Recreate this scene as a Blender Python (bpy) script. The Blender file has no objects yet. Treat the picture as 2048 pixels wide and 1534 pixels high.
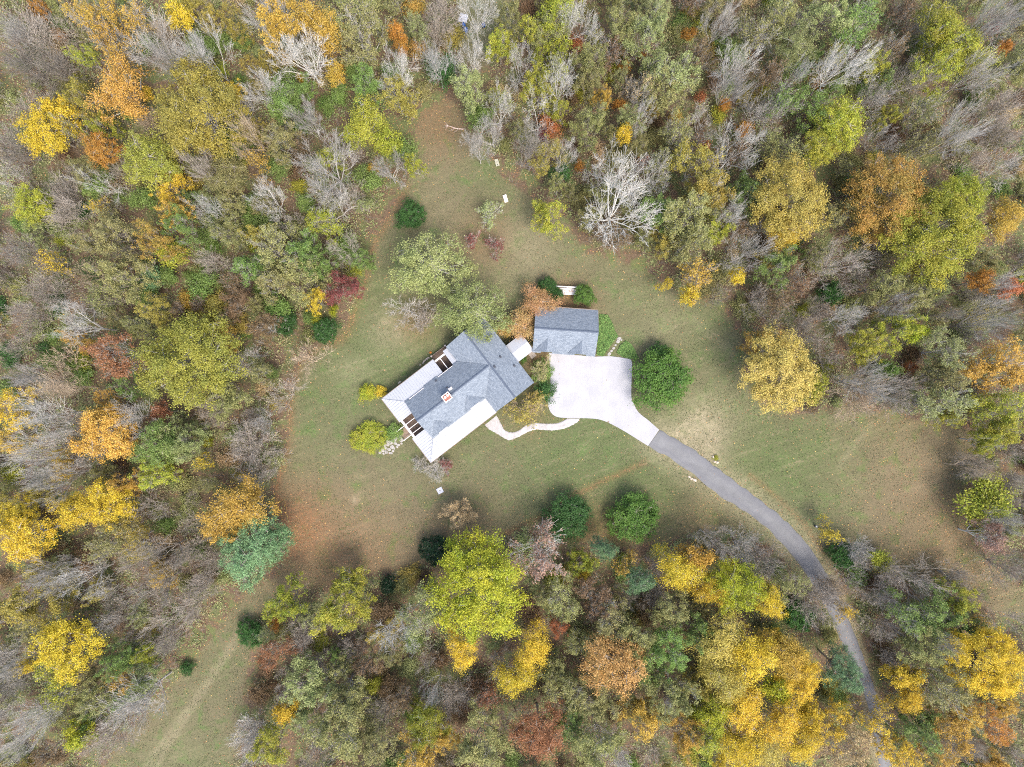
import bpy, bmesh, math, random
import numpy as np
from mathutils import Vector, Matrix, noise

# ------------------------------------------------------------------ camera, light, exposure
sc = bpy.context.scene
COL = sc.collection
SCALE = 0.085            # metres on the ground for one unit of the survey grid the plan was drawn on
ALT = 120.0              # flying height of the camera
cam_d = bpy.data.cameras.new('camera')
cam = bpy.data.objects.new('camera', cam_d)
COL.objects.link(cam)
cam.location = (0, 0, ALT)
cam.rotation_euler = (0, 0, 0)
cam_d.sensor_width = 36.0
cam_d.lens = 36.0 * ALT / (2048 * SCALE)
cam_d.clip_end = 5000
sc.camera = cam

SUN_EL, SUN_AZ = math.radians(60), math.radians(148)      # azimuth clockwise from +Y (image top)
w = bpy.data.worlds.new('World'); sc.world = w; w.use_nodes = True
nt = w.node_tree
sky = nt.nodes.new('ShaderNodeTexSky'); sky.sky_type = 'NISHITA'; sky.sun_disc = False
sky.sun_elevation = SUN_EL; sky.sun_rotation = SUN_AZ
sky.air_density = 1.0; sky.dust_density = 4.0; sky.ozone_density = 0.6
bg = nt.nodes['Background']; bg.inputs['Strength'].default_value = 0.15
nt.links.new(sky.outputs[0], bg.inputs['Color'])
sd = bpy.data.lights.new('sun', 'SUN'); sd.energy = 1.0; sd.angle = math.radians(18); sd.color = (1.0, 0.98, 0.95)
sun = bpy.data.objects.new('sun', sd); COL.objects.link(sun)
sdir = Vector((math.sin(SUN_AZ) * math.cos(SUN_EL), math.cos(SUN_AZ) * math.cos(SUN_EL), math.sin(SUN_EL)))
sun.rotation_euler = (-sdir).to_track_quat('-Z', 'Y').to_euler()
sun.location = sdir * 100
sc.view_settings.view_transform = 'Standard'; sc.view_settings.look = 'None'
sc.view_settings.gamma = 1.0; sc.view_settings.use_curve_mapping = False
sc.view_settings.exposure = 1.64
sc.cycles.use_denoising = False
sc.cycles.pixel_filter_type = 'BLACKMAN_HARRIS'; sc.cycles.filter_width = 1.05
sc.cycles.max_bounces = 4; sc.cycles.diffuse_bounces = 2; sc.cycles.glossy_bounces = 2
sc.cycles.transmission_bounces = 3; sc.cycles.transparent_max_bounces = 4

RNG = np.random.default_rng(11)
random.seed(11)

# ------------------------------------------------------------------ helpers
def P(px, py, z=0.0):
    k = SCALE * (ALT - z) / ALT
    return ((px - 1024) * k, -(py - 767) * k)

def PG(pts): return [P(*p) for p in pts]

def new_obj(name, me, mat=None, parent=None, kind=None):
    o = bpy.data.objects.new(name, me); COL.objects.link(o)
    if mat is not None and not me.materials: me.materials.append(mat)
    if parent is not None: o.parent = parent
    if kind: o['kind'] = kind
    return o

def empty(name, loc=(0, 0, 0), rz=0.0, parent=None):
    o = bpy.data.objects.new(name, None); COL.objects.link(o)
    o.location = loc; o.rotation_euler = (0, 0, rz); o.empty_display_size = 0.2
    if parent is not None: o.parent = parent
    return o

def tag(o, label, cat, group=None):
    o['label'] = label; o['category'] = cat
    if group: o['group'] = group
    return o

def mesh_np(name, V, F, attrs=None, smooth=False):
    """V (n,3); F (m,k) with k vertices a face; attrs {name: per-point float array}"""
    me = bpy.data.meshes.new(name)
    V = np.ascontiguousarray(V, dtype=np.float32); F = np.ascontiguousarray(F, dtype=np.int32)
    k = F.shape[1]
    me.vertices.add(len(V)); me.vertices.foreach_set('co', V.ravel())
    me.loops.add(F.size); me.loops.foreach_set('vertex_index', F.ravel())
    me.polygons.add(len(F))
    me.polygons.foreach_set('loop_start', np.arange(0, F.size, k, dtype=np.int32))
    me.polygons.foreach_set('loop_total', np.full(len(F), k, dtype=np.int32))
    if smooth: me.polygons.foreach_set('use_smooth', np.ones(len(F), dtype=bool))
    for n, a in (attrs or {}).items():
        at = me.attributes.new(n, 'FLOAT', 'POINT'); at.data.foreach_set('value', np.ascontiguousarray(a, dtype=np.float32))
    me.update(calc_edges=True)
    return me

class MB:
    """collects boxes and prisms into one mesh"""
    def __init__(self): self.bm = bmesh.new()
    def box(self, x0, x1, y0, y1, z0, z1):
        vs = [self.bm.verts.new(c) for c in ((x0,y0,z0),(x1,y0,z0),(x1,y1,z0),(x0,y1,z0),(x0,y0,z1),(x1,y0,z1),(x1,y1,z1),(x0,y1,z1))]
        for f in ((0,3,2,1),(4,5,6,7),(0,1,5,4),(1,2,6,5),(2,3,7,6),(3,0,4,7)): self.bm.faces.new([vs[i] for i in f])
        return self
    def slab(self, pts, t):
        """closed plate: pts = [(x,y,z)...] top outline, thickness t downwards"""
        n = len(pts)
        a = [self.bm.verts.new(p) for p in pts]; b = [self.bm.verts.new((p[0], p[1], p[2]-t)) for p in pts]
        self.bm.faces.new(a); self.bm.faces.new(b[::-1])
        for i in range(n):
            j = (i+1) % n; self.bm.faces.new((a[j], a[i], b[i], b[j]))
        return self
    def bar(self, p, q, r, n=6, r2=None):
        p, q = Vector(p), Vector(q); d = (q-p).normalized()
        s = d.orthogonal().normalized(); t = d.cross(s); r2 = r if r2 is None else r2
        A = [self.bm.verts.new(p + (s*math.cos(2*math.pi*i/n)+t*math.sin(2*math.pi*i/n))*r) for i in range(n)]
        B = [self.bm.verts.new(q + (s*math.cos(2*math.pi*i/n)+t*math.sin(2*math.pi*i/n))*r2) for i in range(n)]
        for i in range(n):
            j = (i+1) % n; self.bm.faces.new((A[i], A[j], B[j], B[i]))
        self.bm.faces.new(A[::-1]); self.bm.faces.new(B)
        return self
    def build(self, name, mat, parent=None, kind=None, bevel=0.0):
        bm = self.bm
        bmesh.ops.recalc_face_normals(bm, faces=bm.faces)
        if bevel: bmesh.ops.bevel(bm, geom=list(bm.edges), offset=bevel, segments=1, affect='EDGES')
        me = bpy.data.meshes.new(name); bm.to_mesh(me); bm.free()
        return new_obj(name, me, mat, parent, kind)

def smooth_line(pts, n=6, closed=False):
    out = []; m = len(pts)
    rng = range(m) if closed else range(m-1)
    for i in rng:
        p0 = pts[(i-1) % m] if (closed or i > 0) else pts[i]
        p1, p2 = pts[i], pts[(i+1) % m]
        p3 = pts[(i+2) % m] if (closed or i+2 < m) else p2
        for k in range(n):
            t = k/n
            out.append(tuple(0.5*(2*b + (c-a)*t + (2*a-5*b+4*c-d)*t*t + (3*b-a-3*c+d)*t**3) for a, b, c, d in zip(p0, p1, p2, p3)))
    if not closed: out.append(pts[-1])
    return out

def in_poly(X, Y, poly):
    X = np.asarray(X); Y = np.asarray(Y); ins = np.zeros(X.shape, bool)
    n = len(poly); j = n-1
    for i in range(n):
        xi, yi = poly[i]; xj, yj = poly[j]
        c = ((yi > Y) != (yj > Y)) & (X < (xj-xi)*(Y-yi)/((yj-yi) or 1e-9) + xi)
        ins ^= c; j = i
    return ins

def dist_line(X, Y, pts):
    d = np.full(np.shape(X), 1e9)
    for (ax, ay), (bx, by) in zip(pts[:-1], pts[1:]):
        dx, dy = bx-ax, by-ay; L = dx*dx+dy*dy + 1e-9
        t = np.clip(((X-ax)*dx+(Y-ay)*dy)/L, 0, 1)
        d = np.minimum(d, np.hypot(X-ax-t*dx, Y-ay-t*dy))
    return d

# ------------------------------------------------------------------ materials
def mat_new(name, rough=0.8):
    m = bpy.data.materials.new(name); m.use_nodes = True
    b = m.node_tree.nodes['Principled BSDF']; b.inputs['Roughness'].default_value = rough
    b.inputs['Specular IOR Level'].default_value = 0.25
    return m, m.node_tree, b

def N(t, typ, **kw):
    n = t.nodes.new(typ)
    for k, v in kw.items(): setattr(n, k, v)
    return n

def mixc(t, fac, a, b, mode='MIX'):
    n = N(t, 'ShaderNodeMix', data_type='RGBA', blend_type=mode)
    for sock, v in ((n.inputs[0], fac), (n.inputs[6], a), (n.inputs[7], b)):
        if hasattr(v, 'is_output'): t.links.new(v, sock)
        elif isinstance(v, (int, float)): sock.default_value = v
        else: sock.default_value = (*v, 1) if len(v) == 3 else v
    return n.outputs[2]

def noise_tex(t, scale, detail=4, rough=0.6, co=None, dist=0.0):
    n = N(t, 'ShaderNodeTexNoise'); n.inputs['Scale'].default_value = scale
    n.inputs['Detail'].default_value = detail; n.inputs['Roughness'].default_value = rough; n.inputs['Distortion'].default_value = dist
    if co is not None: t.links.new(co, n.inputs['Vector'])
    return n.outputs['Fac']

def ramp(t, fac, lo, hi):
    n = N(t, 'ShaderNodeMapRange'); n.inputs[1].default_value = lo; n.inputs[2].default_value = hi
    t.links.new(fac, n.inputs[0]); return n.outputs[0]

def math_n(t, op, a, b=0.0):
    n = N(t, 'ShaderNodeMath', operation=op)
    for i, v in enumerate((a, b)):
        if hasattr(v, 'is_output'): t.links.new(v, n.inputs[i])
        else: n.inputs[i].default_value = v
    return n.outputs[0]

def plain(name, c1, c2, scale=3.0, rough=0.8, bump=0.0, bscale=20.0, metal=0.0):
    m, t, b = mat_new(name, rough)
    co = N(t, 'ShaderNodeTexCoord').outputs['Object']
    t.links.new(mixc(t, ramp(t, noise_tex(t, scale, 6, 0.65, co), 0.3, 0.7), c1, c2), b.inputs['Base Color'])
    b.inputs['Metallic'].default_value = metal
    if bump:
        bp = N(t, 'ShaderNodeBump'); bp.inputs['Strength'].default_value = bump; bp.inputs['Distance'].default_value = 0.03
        t.links.new(noise_tex(t, bscale, 4, 0.6, co), bp.inputs['Height']); t.links.new(bp.outputs[0], b.inputs['Normal'])
    return m

def leaf_material(name, trans=0.3):
    m, t, b = mat_new(name, 0.6)
    A = N(t, 'ShaderNodeAttribute', attribute_type='OBJECT', attribute_name='leaf_a')
    B = N(t, 'ShaderNodeAttribute', attribute_type='OBJECT', attribute_name='leaf_b')
    T = N(t, 'ShaderNodeAttribute', attribute_name='tone'); Vv = N(t, 'ShaderNodeAttribute', attribute_name='val')
    c = mixc(t, T.outputs['Fac'], A.outputs['Color'], B.outputs['Color'])
    hs = N(t, 'ShaderNodeHueSaturation'); t.links.new(c, hs.inputs['Color']); t.links.new(Vv.outputs['Fac'], hs.inputs['Value'])
    t.links.new(hs.outputs[0], b.inputs['Base Color'])
    tr = N(t, 'ShaderNodeBsdfTranslucent'); t.links.new(hs.outputs[0], tr.inputs['Color'])
    mx = N(t, 'ShaderNodeMixShader'); mx.inputs[0].default_value = trans
    t.links.new(b.outputs[0], mx.inputs[1]); t.links.new(tr.outputs[0], mx.inputs[2])
    t.links.new(mx.outputs[0], t.nodes['Material Output'].inputs['Surface'])
    return m

def bark_material():
    m, t, b = mat_new('bark', 0.85)
    A = N(t, 'ShaderNodeAttribute', attribute_type='OBJECT', attribute_name='bark')
    co = N(t, 'ShaderNodeTexCoord').outputs['Object']
    f = ramp(t, noise_tex(t, 1.2, 5, 0.7, co), 0.3, 0.7)
    c = mixc(t, f, (0.72, 0.72, 0.72), (1.15, 1.15, 1.15))
    t.links.new(mixc(t, 1.0, A.outputs['Color'], c, 'MULTIPLY'), b.inputs['Base Color'])
    return m

M = {}
M['leaf'] = leaf_material('leaf'); M['needle'] = leaf_material('needle', 0.1); M['bark'] = bark_material()

def shingle_material():
    m, t, b = mat_new('shingles', 0.9)
    co = N(t, 'ShaderNodeTexCoord').outputs['UV']
    br = N(t, 'ShaderNodeTexBrick'); t.links.new(co, br.inputs['Vector'])
    br.inputs['Scale'].default_value = 1.0; br.inputs['Brick Width'].default_value = 0.34; br.inputs['Row Height'].default_value = 0.16
    br.inputs['Mortar Size'].default_value = 0.008; br.inputs['Bias'].default_value = 0.0; br.offset = 0.37
    br.inputs['Color1'].default_value = (0.14, 0.165, 0.195, 1); br.inputs['Color2'].default_value = (0.215, 0.245, 0.28, 1)
    br.inputs['Mortar'].default_value = (0.09, 0.11, 0.14, 1)
    c = mixc(t, ramp(t, noise_tex(t, 7.5, 4, 0.75, co), 0.32, 0.68), (0.8, 0.8, 0.8), (1.15, 1.15, 1.14))
    t.links.new(mixc(t, 1.0, br.outputs['Color'], c, 'MULTIPLY'), b.inputs['Base Color'])
    bp = N(t, 'ShaderNodeBump'); bp.inputs['Strength'].default_value = 0.5; bp.inputs['Distance'].default_value = 0.02
    t.links.new(br.outputs['Fac'], bp.inputs['Height']); bp.invert = True
    t.links.new(bp.outputs[0], b.inputs['Normal'])
    return m
M['shingle'] = shingle_material()
M['metal_roof'] = plain('metal_roof', (0.30, 0.312, 0.335), (0.345, 0.357, 0.378), 0.5, 0.7, 0.05, 3)
M['white'] = plain('white_paint', (0.52, 0.49, 0.47), (0.60, 0.57, 0.55), 4, 0.6)
M['gutter'] = plain('brown_gutter', (0.16, 0.12, 0.09), (0.24, 0.19, 0.15), 3, 0.6)
M['deck'] = plain('deck_wood', (0.075, 0.052, 0.04), (0.14, 0.10, 0.075), 5, 0.8)
M['siding'] = plain('siding', (0.50, 0.46, 0.40), (0.58, 0.54, 0.47), 2, 0.8)
M['brick'] = plain('brick', (0.22, 0.08, 0.055), (0.34, 0.14, 0.10), 5, 0.9, 0.3, 12)
M['mortar'] = plain('chimney_cap', (0.50, 0.42, 0.38), (0.62, 0.55, 0.50), 5, 0.9)
M['vent'] = plain('vent_rubber', (0.03, 0.035, 0.045), (0.06, 0.065, 0.08), 5, 0.6)
M['glass'] = plain('window_glass', (0.03, 0.04, 0.05), (0.06, 0.07, 0.09), 1, 0.08)
M['stone'] = plain('flagstone', (0.22, 0.205, 0.19), (0.36, 0.34, 0.315), 4, 0.85, 0.4, 9)
M['rock'] = plain('rock', (0.40, 0.33, 0.25), (0.58, 0.50, 0.41), 4, 0.9, 0.5, 7)
M['blue'] = plain('blue_plastic', (0.02, 0.08, 0.28), (0.03, 0.11, 0.36), 3, 0.4)
M['board'] = plain('board_paint', (0.62, 0.52, 0.44), (0.74, 0.66, 0.58), 6, 0.6)
M['dark'] = plain('dark_hole', (0.03, 0.02, 0.02), (0.05, 0.04, 0.035), 3, 0.9)
M['slab_grey'] = plain('lid_concrete', (0.36, 0.36, 0.38), (0.48, 0.48, 0.50), 6, 0.9)
M['wood_pale'] = plain('bare_wood', (0.45, 0.33, 0.28), (0.60, 0.47, 0.40), 4, 0.9)
M['weathered'] = plain('weathered_wood', (0.20, 0.17, 0.14), (0.34, 0.30, 0.26), 5, 0.9)
M['orange'] = plain('pumpkin', (0.5, 0.14, 0.02), (0.6, 0.2, 0.03), 4, 0.6)

def concrete_material():
    m, t, b = mat_new('concrete', 0.85)
    co = N(t, 'ShaderNodeTexCoord').outputs['Object']
    f1 = ramp(t, noise_tex(t, 0.35, 6, 0.6, co), 0.35, 0.65)
    c = mixc(t, f1, (0.29, 0.288, 0.298), (0.34, 0.337, 0.348))
    mp = N(t, 'ShaderNodeMapping'); mp.inputs['Scale'].default_value = (6, 0.25, 1); t.links.new(co, mp.inputs['Vector'])
    f2 = ramp(t, noise_tex(t, 1.0, 4, 0.7, mp.outputs[0]), 0.52, 0.8)
    c = mixc(t, math_n(t, 'MULTIPLY', f2, 0.35), c, (0.22, 0.21, 0.215))
    f3 = ramp(t, noise_tex(t, 9.0, 3, 0.6, co), 0.66, 0.72)
    c = mixc(t, math_n(t, 'MULTIPLY', f3, 0.5), c, (0.17, 0.155, 0.145))
    t.links.new(c, b.inputs['Base Color'])
    return m
M['concrete'] = concrete_material()

def path_material():
    m, t, b = mat_new('path_concrete', 0.9)
    co = N(t, 'ShaderNodeTexCoord').outputs['Object']
    c = mixc(t, ramp(t, noise_tex(t, 1.3, 6, 0.7, co), 0.3, 0.7), (0.27, 0.25, 0.235), (0.40, 0.385, 0.38))
    c = mixc(t, ramp(t, noise_tex(t, 6, 4, 0.6, co), 0.60, 0.70), c, (0.28, 0.23, 0.18))
    t.links.new(c, b.inputs['Base Color']); return m
M['path'] = path_material()

def asphalt_material():
    m, t, b = mat_new('asphalt', 0.9)
    co = N(t, 'ShaderNodeTexCoord').outputs['Object']
    c = mixc(t, ramp(t, noise_tex(t, 0.45, 6, 0.65, co, 0.6), 0.35, 0.65), (0.118, 0.122, 0.120), (0.178, 0.182, 0.179))
    c = mixc(t, ramp(t, noise_tex(t, 0.22, 5, 0.7, co, 1.2), 0.60, 0.75), c, (0.25, 0.25, 0.255))
    c = mixc(t, ramp(t, noise_tex(t, 14, 3, 0.7, co), 0.35, 0.7), c, (0.16, 0.155, 0.16))
    at = N(t, 'ShaderNodeAttribute', attribute_name='wear')
    c = mixc(t, at.outputs['Fac'], c, (0.115, 0.115, 0.125))
    t.links.new(c, b.inputs['Base Color']); return m
M['asphalt'] = asphalt_material()

def ground_material():
    m, t, b = mat_new('ground', 0.95)
    b.inputs['Specular IOR Level'].default_value = 0.1
    co = N(t, 'ShaderNodeTexCoord').outputs['Object']
    g = N(t, 'ShaderNodeAttribute', attribute_name='green').outputs['Fac']
    fo = N(t, 'ShaderNodeAttribute', attribute_name='forest').outputs['Fac']
    li = N(t, 'ShaderNodeAttribute', attribute_name='litter').outputs['Fac']
    pa = N(t, 'ShaderNodeAttribute', attribute_name='pale').outputs['Fac']
    mp = N(t, 'ShaderNodeMapping', vector_type='TEXTURE'); mp.inputs['Rotation'].default_value = (0, 0, math.radians(20)); mp.inputs['Scale'].default_value = (9.0, 1.1, 1)
    t.links.new(co, mp.inputs['Vector'])
    n_big = noise_tex(t, 0.10, 5, 0.62, co); n_mid = noise_tex(t, 0.9, 6, 0.72, co); n_fine = noise_tex(t, 4.5, 5, 0.8, co)
    n_str = noise_tex(t, 1.0, 4, 0.6, mp.outputs[0])
    f = math_n(t, 'ADD', math_n(t, 'MULTIPLY', n_big, 0.55), math_n(t, 'ADD', math_n(t, 'MULTIPLY', n_mid, 0.45), math_n(t, 'MULTIPLY', n_str, 0.28)))
    f = math_n(t, 'ADD', f, math_n(t, 'MULTIPLY', n_fine, 0.35))
    f = math_n(t, 'ADD', f, math_n(t, 'MULTIPLY', math_n(t, 'SUBTRACT', g, 0.5), 0.8))
    f = ramp(t, f, 0.60, 1.06)
    n_pat = noise_tex(t, 0.33, 6, 0.68, co, 0.4); n_det = noise_tex(t, 2.0, 5, 0.75, co)
    lawn = mixc(t, f, (0.134, 0.115, 0.070), (0.084, 0.103, 0.043))
    lawn = mixc(t, ramp(t, n_pat, 0.52, 0.68), lawn, (0.080, 0.118, 0.040))
    lawn = mixc(t, ramp(t, math_n(t, 'ADD', n_det, math_n(t, 'MULTIPLY', n_str, 0.5)), 0.78, 0.98), lawn, (0.165, 0.138, 0.084))
    lawn = mixc(t, ramp(t, n_fine, 0.53, 0.70), lawn, (0.175, 0.145, 0.088))
    lawn = mixc(t, ramp(t, noise_tex(t, 8, 3, 0.7, co), 0.58, 0.72), lawn, (0.048, 0.050, 0.022))
    pf = math_n(t, 'MULTIPLY', pa, ramp(t, math_n(t, 'ADD', n_mid, math_n(t, 'MULTIPLY', n_fine, 0.6)), 0.5, 0.95))
    lawn = mixc(t, pf, lawn, (0.27, 0.225, 0.15))
    lc = mixc(t, ramp(t, n_fine, 0.35, 0.65), (0.115, 0.055, 0.028), (0.24, 0.12, 0.06))
    lf = math_n(t, 'MULTIPLY', li, ramp(t, math_n(t, 'ADD', n_det, n_fine), 0.68, 1.15))
    lawn = mixc(t, lf, lawn, lc)
    fl = mixc(t, ramp(t, n_det, 0.35, 0.65), (0.075, 0.052, 0.034), (0.14, 0.10, 0.064))
    fl = mixc(t, ramp(t, n_pat, 0.46, 0.58), fl, (0.10, 0.115, 0.045))
    fl = mixc(t, ramp(t, n_fine, 0.55, 0.70), fl, (0.27, 0.20, 0.135))
    mow = math_n(t, 'ADD', math_n(t, 'MULTIPLY', ramp(t, n_str, 0.36, 0.64), ramp(t, n_big, 0.38, 0.62)), math_n(t, 'MULTIPLY', n_pat, 0.6))
    lawn = mixc(t, 1.0, lawn, mixc(t, ramp(t, mow, 0.1, 1.1), (0.88, 0.90, 0.87), (1.10, 1.10, 1.08)), 'MULTIPLY')
    ff = ramp(t, math_n(t, 'ADD', fo, math_n(t, 'MULTIPLY', math_n(t, 'SUBTRACT', n_mid, 0.5), 0.9)), 0.35, 0.65)
    t.links.new(mixc(t, ff, lawn, fl), b.inputs['Base Color'])
    bp = N(t, 'ShaderNodeBump'); bp.inputs['Strength'].default_value = 0.55; bp.inputs['Distance'].default_value = 0.12
    t.links.new(n_fine, bp.inputs['Height']); t.links.new(bp.outputs[0], b.inputs['Normal'])
    return m
M['ground'] = ground_material()

# ------------------------------------------------------------------ plan of the clearing (survey grid)
LAWN = [(905,195),(840,222),(828,290),(818,350),(792,408),(742,490),(728,560),(704,620),(690,660),(640,692),(600,722),(578,800),(578,870),(562,930),
 (546,990),(566,1060),(572,1100),(556,1150),(488,1190),(430,1265),(370,1345),(310,1402),(245,1480),(190,1560),(180,1640),(470,1640),(475,1534),(484,1400),
 (500,1310),(512,1232),(572,1190),(640,1172),(720,1150),(800,1140),(850,1128),(905,1085),(1000,1075),(1070,1045),(1150,1080),(1220,1098),(1330,1080),
 (1400,1060),(1470,1068),(1530,1085),(1610,1160),(1650,1215),(1690,1300),(1730,1420),(1755,1640),(1800,1640),(1790,1534),(1762,1400),(1722,1270),(1690,1190),(1665,1130),(1655,1092),
 (1700,1122),(1780,1132),(1900,1192),(2048,1245),(2200,1300),(2200,1235),(2048,1180),(1962,1122),(1940,1080),(1912,1000),(1940,930),(1968,872),(1900,850),(1800,832),
 (1700,812),(1560,832),(1500,790),(1478,720),(1488,680),(1450,622),(1400,600),(1340,572),(1250,522),(1170,505),(1130,440),(1070,400),(1000,352),(962,290),(935,240)]
ROAD_L = [(1296,892),(1370,936),(1440,992),(1500,1029),(1560,1082),(1612,1148),(1652,1215),(1690,1300),(1718,1360),(1735,1410),(1748,1470),(1758,1534),(1768,1600),(1775,1640)]
ROAD_R = [(1319,861),(1384,897),(1440,941),(1500,985),(1562,1034),(1612,1086),(1655,1150),(1686,1215),(1714,1280),(1738,1345),(1756,1400),(1769,1460),(1782,1534),(1792,1600),(1800,1640)]
BARREL_GLADE = [(905,20),(940,-20),(1010,-20),(1040,40),(1010,110),(960,140),(915,110)]
EDGE_LINE = [(815,375),(790,415),(745,490),(728,560),(712,610),(690,672),(630,700),(600,730),(578,800),(577,880),(560,940),(548,985),(560,1030),(585,1085)]
EDGE_LINE2 = [(1000,1072),(1070,1040),(1130,1000),(1200,965),(1290,925)]
EDGE_LINE3 = [(1500,950),(1560,1000),(1610,1050),(1650,1110)]
LAWN_W = [P(*p) for p in LAWN]

def forest_mask(px, py):
    """True where the woods' floor is (grid units)"""
    px = np.asarray(px, float); py = np.asarray(py, float)
    return ~(in_poly(px, py, LAWN) | in_poly(px, py, BARREL_GLADE))

# ------------------------------------------------------------------ ground sheet
def build_ground():
    xs = np.concatenate([[-3000, -1200, -500, -220], np.arange(-115, 115.01, 0.6), [220, 500, 1200, 3000]])
    ys = np.concatenate([[-3000, -1200, -500, -200], np.arange(-90, 90.01, 0.6), [200, 500, 1200, 3000]])
    X, Y = np.meshgrid(xs, ys)
    px = X/SCALE + 1024; py = -Y/SCALE + 767
    fm = forest_mask(px, py).astype(float)
    def blur(a, n):
        for _ in range(n):
            p = np.pad(a, 1, mode='edge'); a = (p[1:-1,1:-1]*2 + p[:-2,1:-1] + p[2:,1:-1] + p[1:-1,:-2] + p[1:-1,2:])/6
        return a
    forest = blur(fm, 3)
    edge = blur(fm, 40)
    green = 0.5 - 0.25*edge
    def spot(cx, cy, r, a):
        return a*np.exp(-(((px-cx)**2+(py-cy)**2)/r**2))
    for s in ((1180,930,120,.5),(1400,620,120,.18),(1560,940,130,.35),(740,680,110,.4),(980,330,60,.3),(640,800,90,.12),(1320,1120,80,.2),(1290,985,50,.25),
              (900,900,120,.08),(700,1100,140,-.35),(1850,1000,160,-.32),(1900,1130,140,-.4),(890,270,70,-.5),(880,420,70,-.25),(980,480,70,-.25),(850,1060,120,-.2),
              (600,1050,80,-.3),(1420,870,90,.1),(330,1450,160,-.12),(1130,620,60,-.4)):
        green = green + spot(*s)
    litter = 0.35*np.clip(edge*1.8-0.6, 0, 1)
    for s in ((700,1120,120,.55),(580,1050,75,1.0),(880,250,60,.55),(1130,615,50,.9),(1900,1120,160,.32),(1850,900,140,.2),(960,480,60,.4),(930,1080,90,.4),(1190,1075,70,.6),(830,640,40,.6),(1400,1060,90,.35),(1060,830,45,.35),(1080,725,30,.8)):
        litter = litter + spot(*s)
    litter = litter + 0.75*np.exp(-(dist_line(px, py, EDGE_LINE)/11)**2)*(.7+.3*np.sin(px*.09)*np.sin(py*.07)) + 0.6*np.exp(-(dist_line(px, py, EDGE_LINE2)/6)**2) + 0.6*np.exp(-(dist_line(px, py, EDGE_LINE3)/4)**2)
    pale = spot(780,660,45,.6)+spot(1400,870,42,1.1)+spot(1420,840,70,.5)+spot(1060,500,60,.45)+spot(1330,650,60,.3)+spot(700,740,40,.3)+spot(710,1000,7,1.0)+spot(1850,930,60,.2)
    for ln, wd, a in (([(500,1230),(440,1320),(380,1410),(300,1520),(260,1600)],6,.4),([(470,1290),(410,1380),(330,1500),(300,1560)],5,.45),([(1390,640),(1480,720),(1560,800)],9,.25),
                      ([(1680,930),(1740,850)],8,.3),(ROAD_L,26,.5),(ROAD_R,26,.55)):
        pale = pale + a*np.exp(-(dist_line(px, py, ln)/wd)**2)
    nx, ny = len(xs), len(ys)
    V = np.stack([X.ravel(), Y.ravel(), np.zeros(X.size)], 1)
    idx = np.arange(nx*ny).reshape(ny, nx)
    F = np.stack([idx[:-1,:-1].ravel(), idx[:-1,1:].ravel(), idx[1:,1:].ravel(), idx[1:,:-1].ravel()], 1)
    me = mesh_np('ground', V, F, {'green': np.clip(green,0,1).ravel(), 'forest': forest.ravel(), 'litter': np.clip(litter,0,1).ravel(), 'pale': np.clip(pale,0,1).ravel()})
    o = new_obj('ground', me, M['ground'], kind='structure')
build_ground()

# ------------------------------------------------------------------ paved surfaces
PAD = [(1097.7,706),(1130,708.5),(1190.6,713.4),(1217.9,712.4),(1250,716.5),(1263,722),(1263.4,750),(1262.5,792.7),(1267.4,807.6),(1277.3,824.9),(1297.2,841),(1318.2,859.6),
       (1295.9,891.8),(1252.5,864.6),(1215.4,844.8),(1190.6,837.6),(1153.4,836.1),(1118.8,834.8),(1103.9,827.4),(1096.8,812.6),(1097,795.2),(1101,770),(1100,735)]
def build_pad():
    root = empty('concrete_driveway'); root['kind'] = 'structure'
    pts = []
    hard = {0, 2, 11, 12}
    for i, p in enumerate(PAD):
        q = PAD[(i+1) % len(PAD)]
        pts.append(p)
        if i in hard or ((i+1) % len(PAD)) in hard: continue
        a, d = PAD[i-1], PAD[(i+2) % len(PAD)]
        for k in (1, 2, 3):
            t = k/4
            pts.append(tuple(0.5*(2*b+(c-e)*t+(2*e-5*b+4*c-f)*t*t+(3*b-e-3*c+f)*t**3) for e, b, c, f in zip(a, p, q, d)))
    bm = bmesh.new()
    bm.faces.new([bm.verts.new((*P(*p), 0.0)) for p in pts])
    cuts = [((1139,700),(1135,850)),((1180,700),(1176,850)),((1222,700),(1218,850)),((1090,776),(1270,785)),((1225,838),(1275,815)),((1262,872),(1292,834))]
    for a, c in cuts:
        A, C = Vector((*P(*a), 0)), Vector((*P(*c), 0)); d = C-A
        bmesh.ops.bisect_plane(bm, geom=bm.verts[:]+bm.edges[:]+bm.faces[:], plane_co=A, plane_no=Vector((-d.y, d.x, 0)))
    polys = [[v.co.copy() for v in f.verts] for f in bm.faces]; bm.free()
    for poly in polys:
        b2 = bmesh.new()
        f = b2.faces.new([b2.verts.new(c) for c in poly])
        if f.normal.z < 0 or f.calc_area() < 0.3:
            if f.calc_area() < 0.3: b2.free(); continue
        f.normal_update()
        if f.normal.z < 0: f.normal_flip()
        bmesh.ops.inset_region(b2, faces=[f], thickness=0.05, depth=0)
        out = [x for x in b2.faces if x is not f]
        bmesh.ops.delete(b2, geom=out, context='FACES')
        r = bmesh.ops.extrude_face_region(b2, geom=[f])
        for v in r['geom']:
            if isinstance(v, bmesh.types.BMVert): v.co.z = 0.07
        bmesh.ops.recalc_face_normals(b2, faces=b2.faces)
        me = bpy.data.meshes.new('slab'); b2.to_mesh(me); b2.free()
        new_obj('slab', me, M['concrete'], root)
    # bed below the slabs, seen as the dark joints
    MB().slab([(*P(*p), 0.03) for p in pts], 0.03).build('joint_bed', M['gutter'], root)
build_pad()

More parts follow.
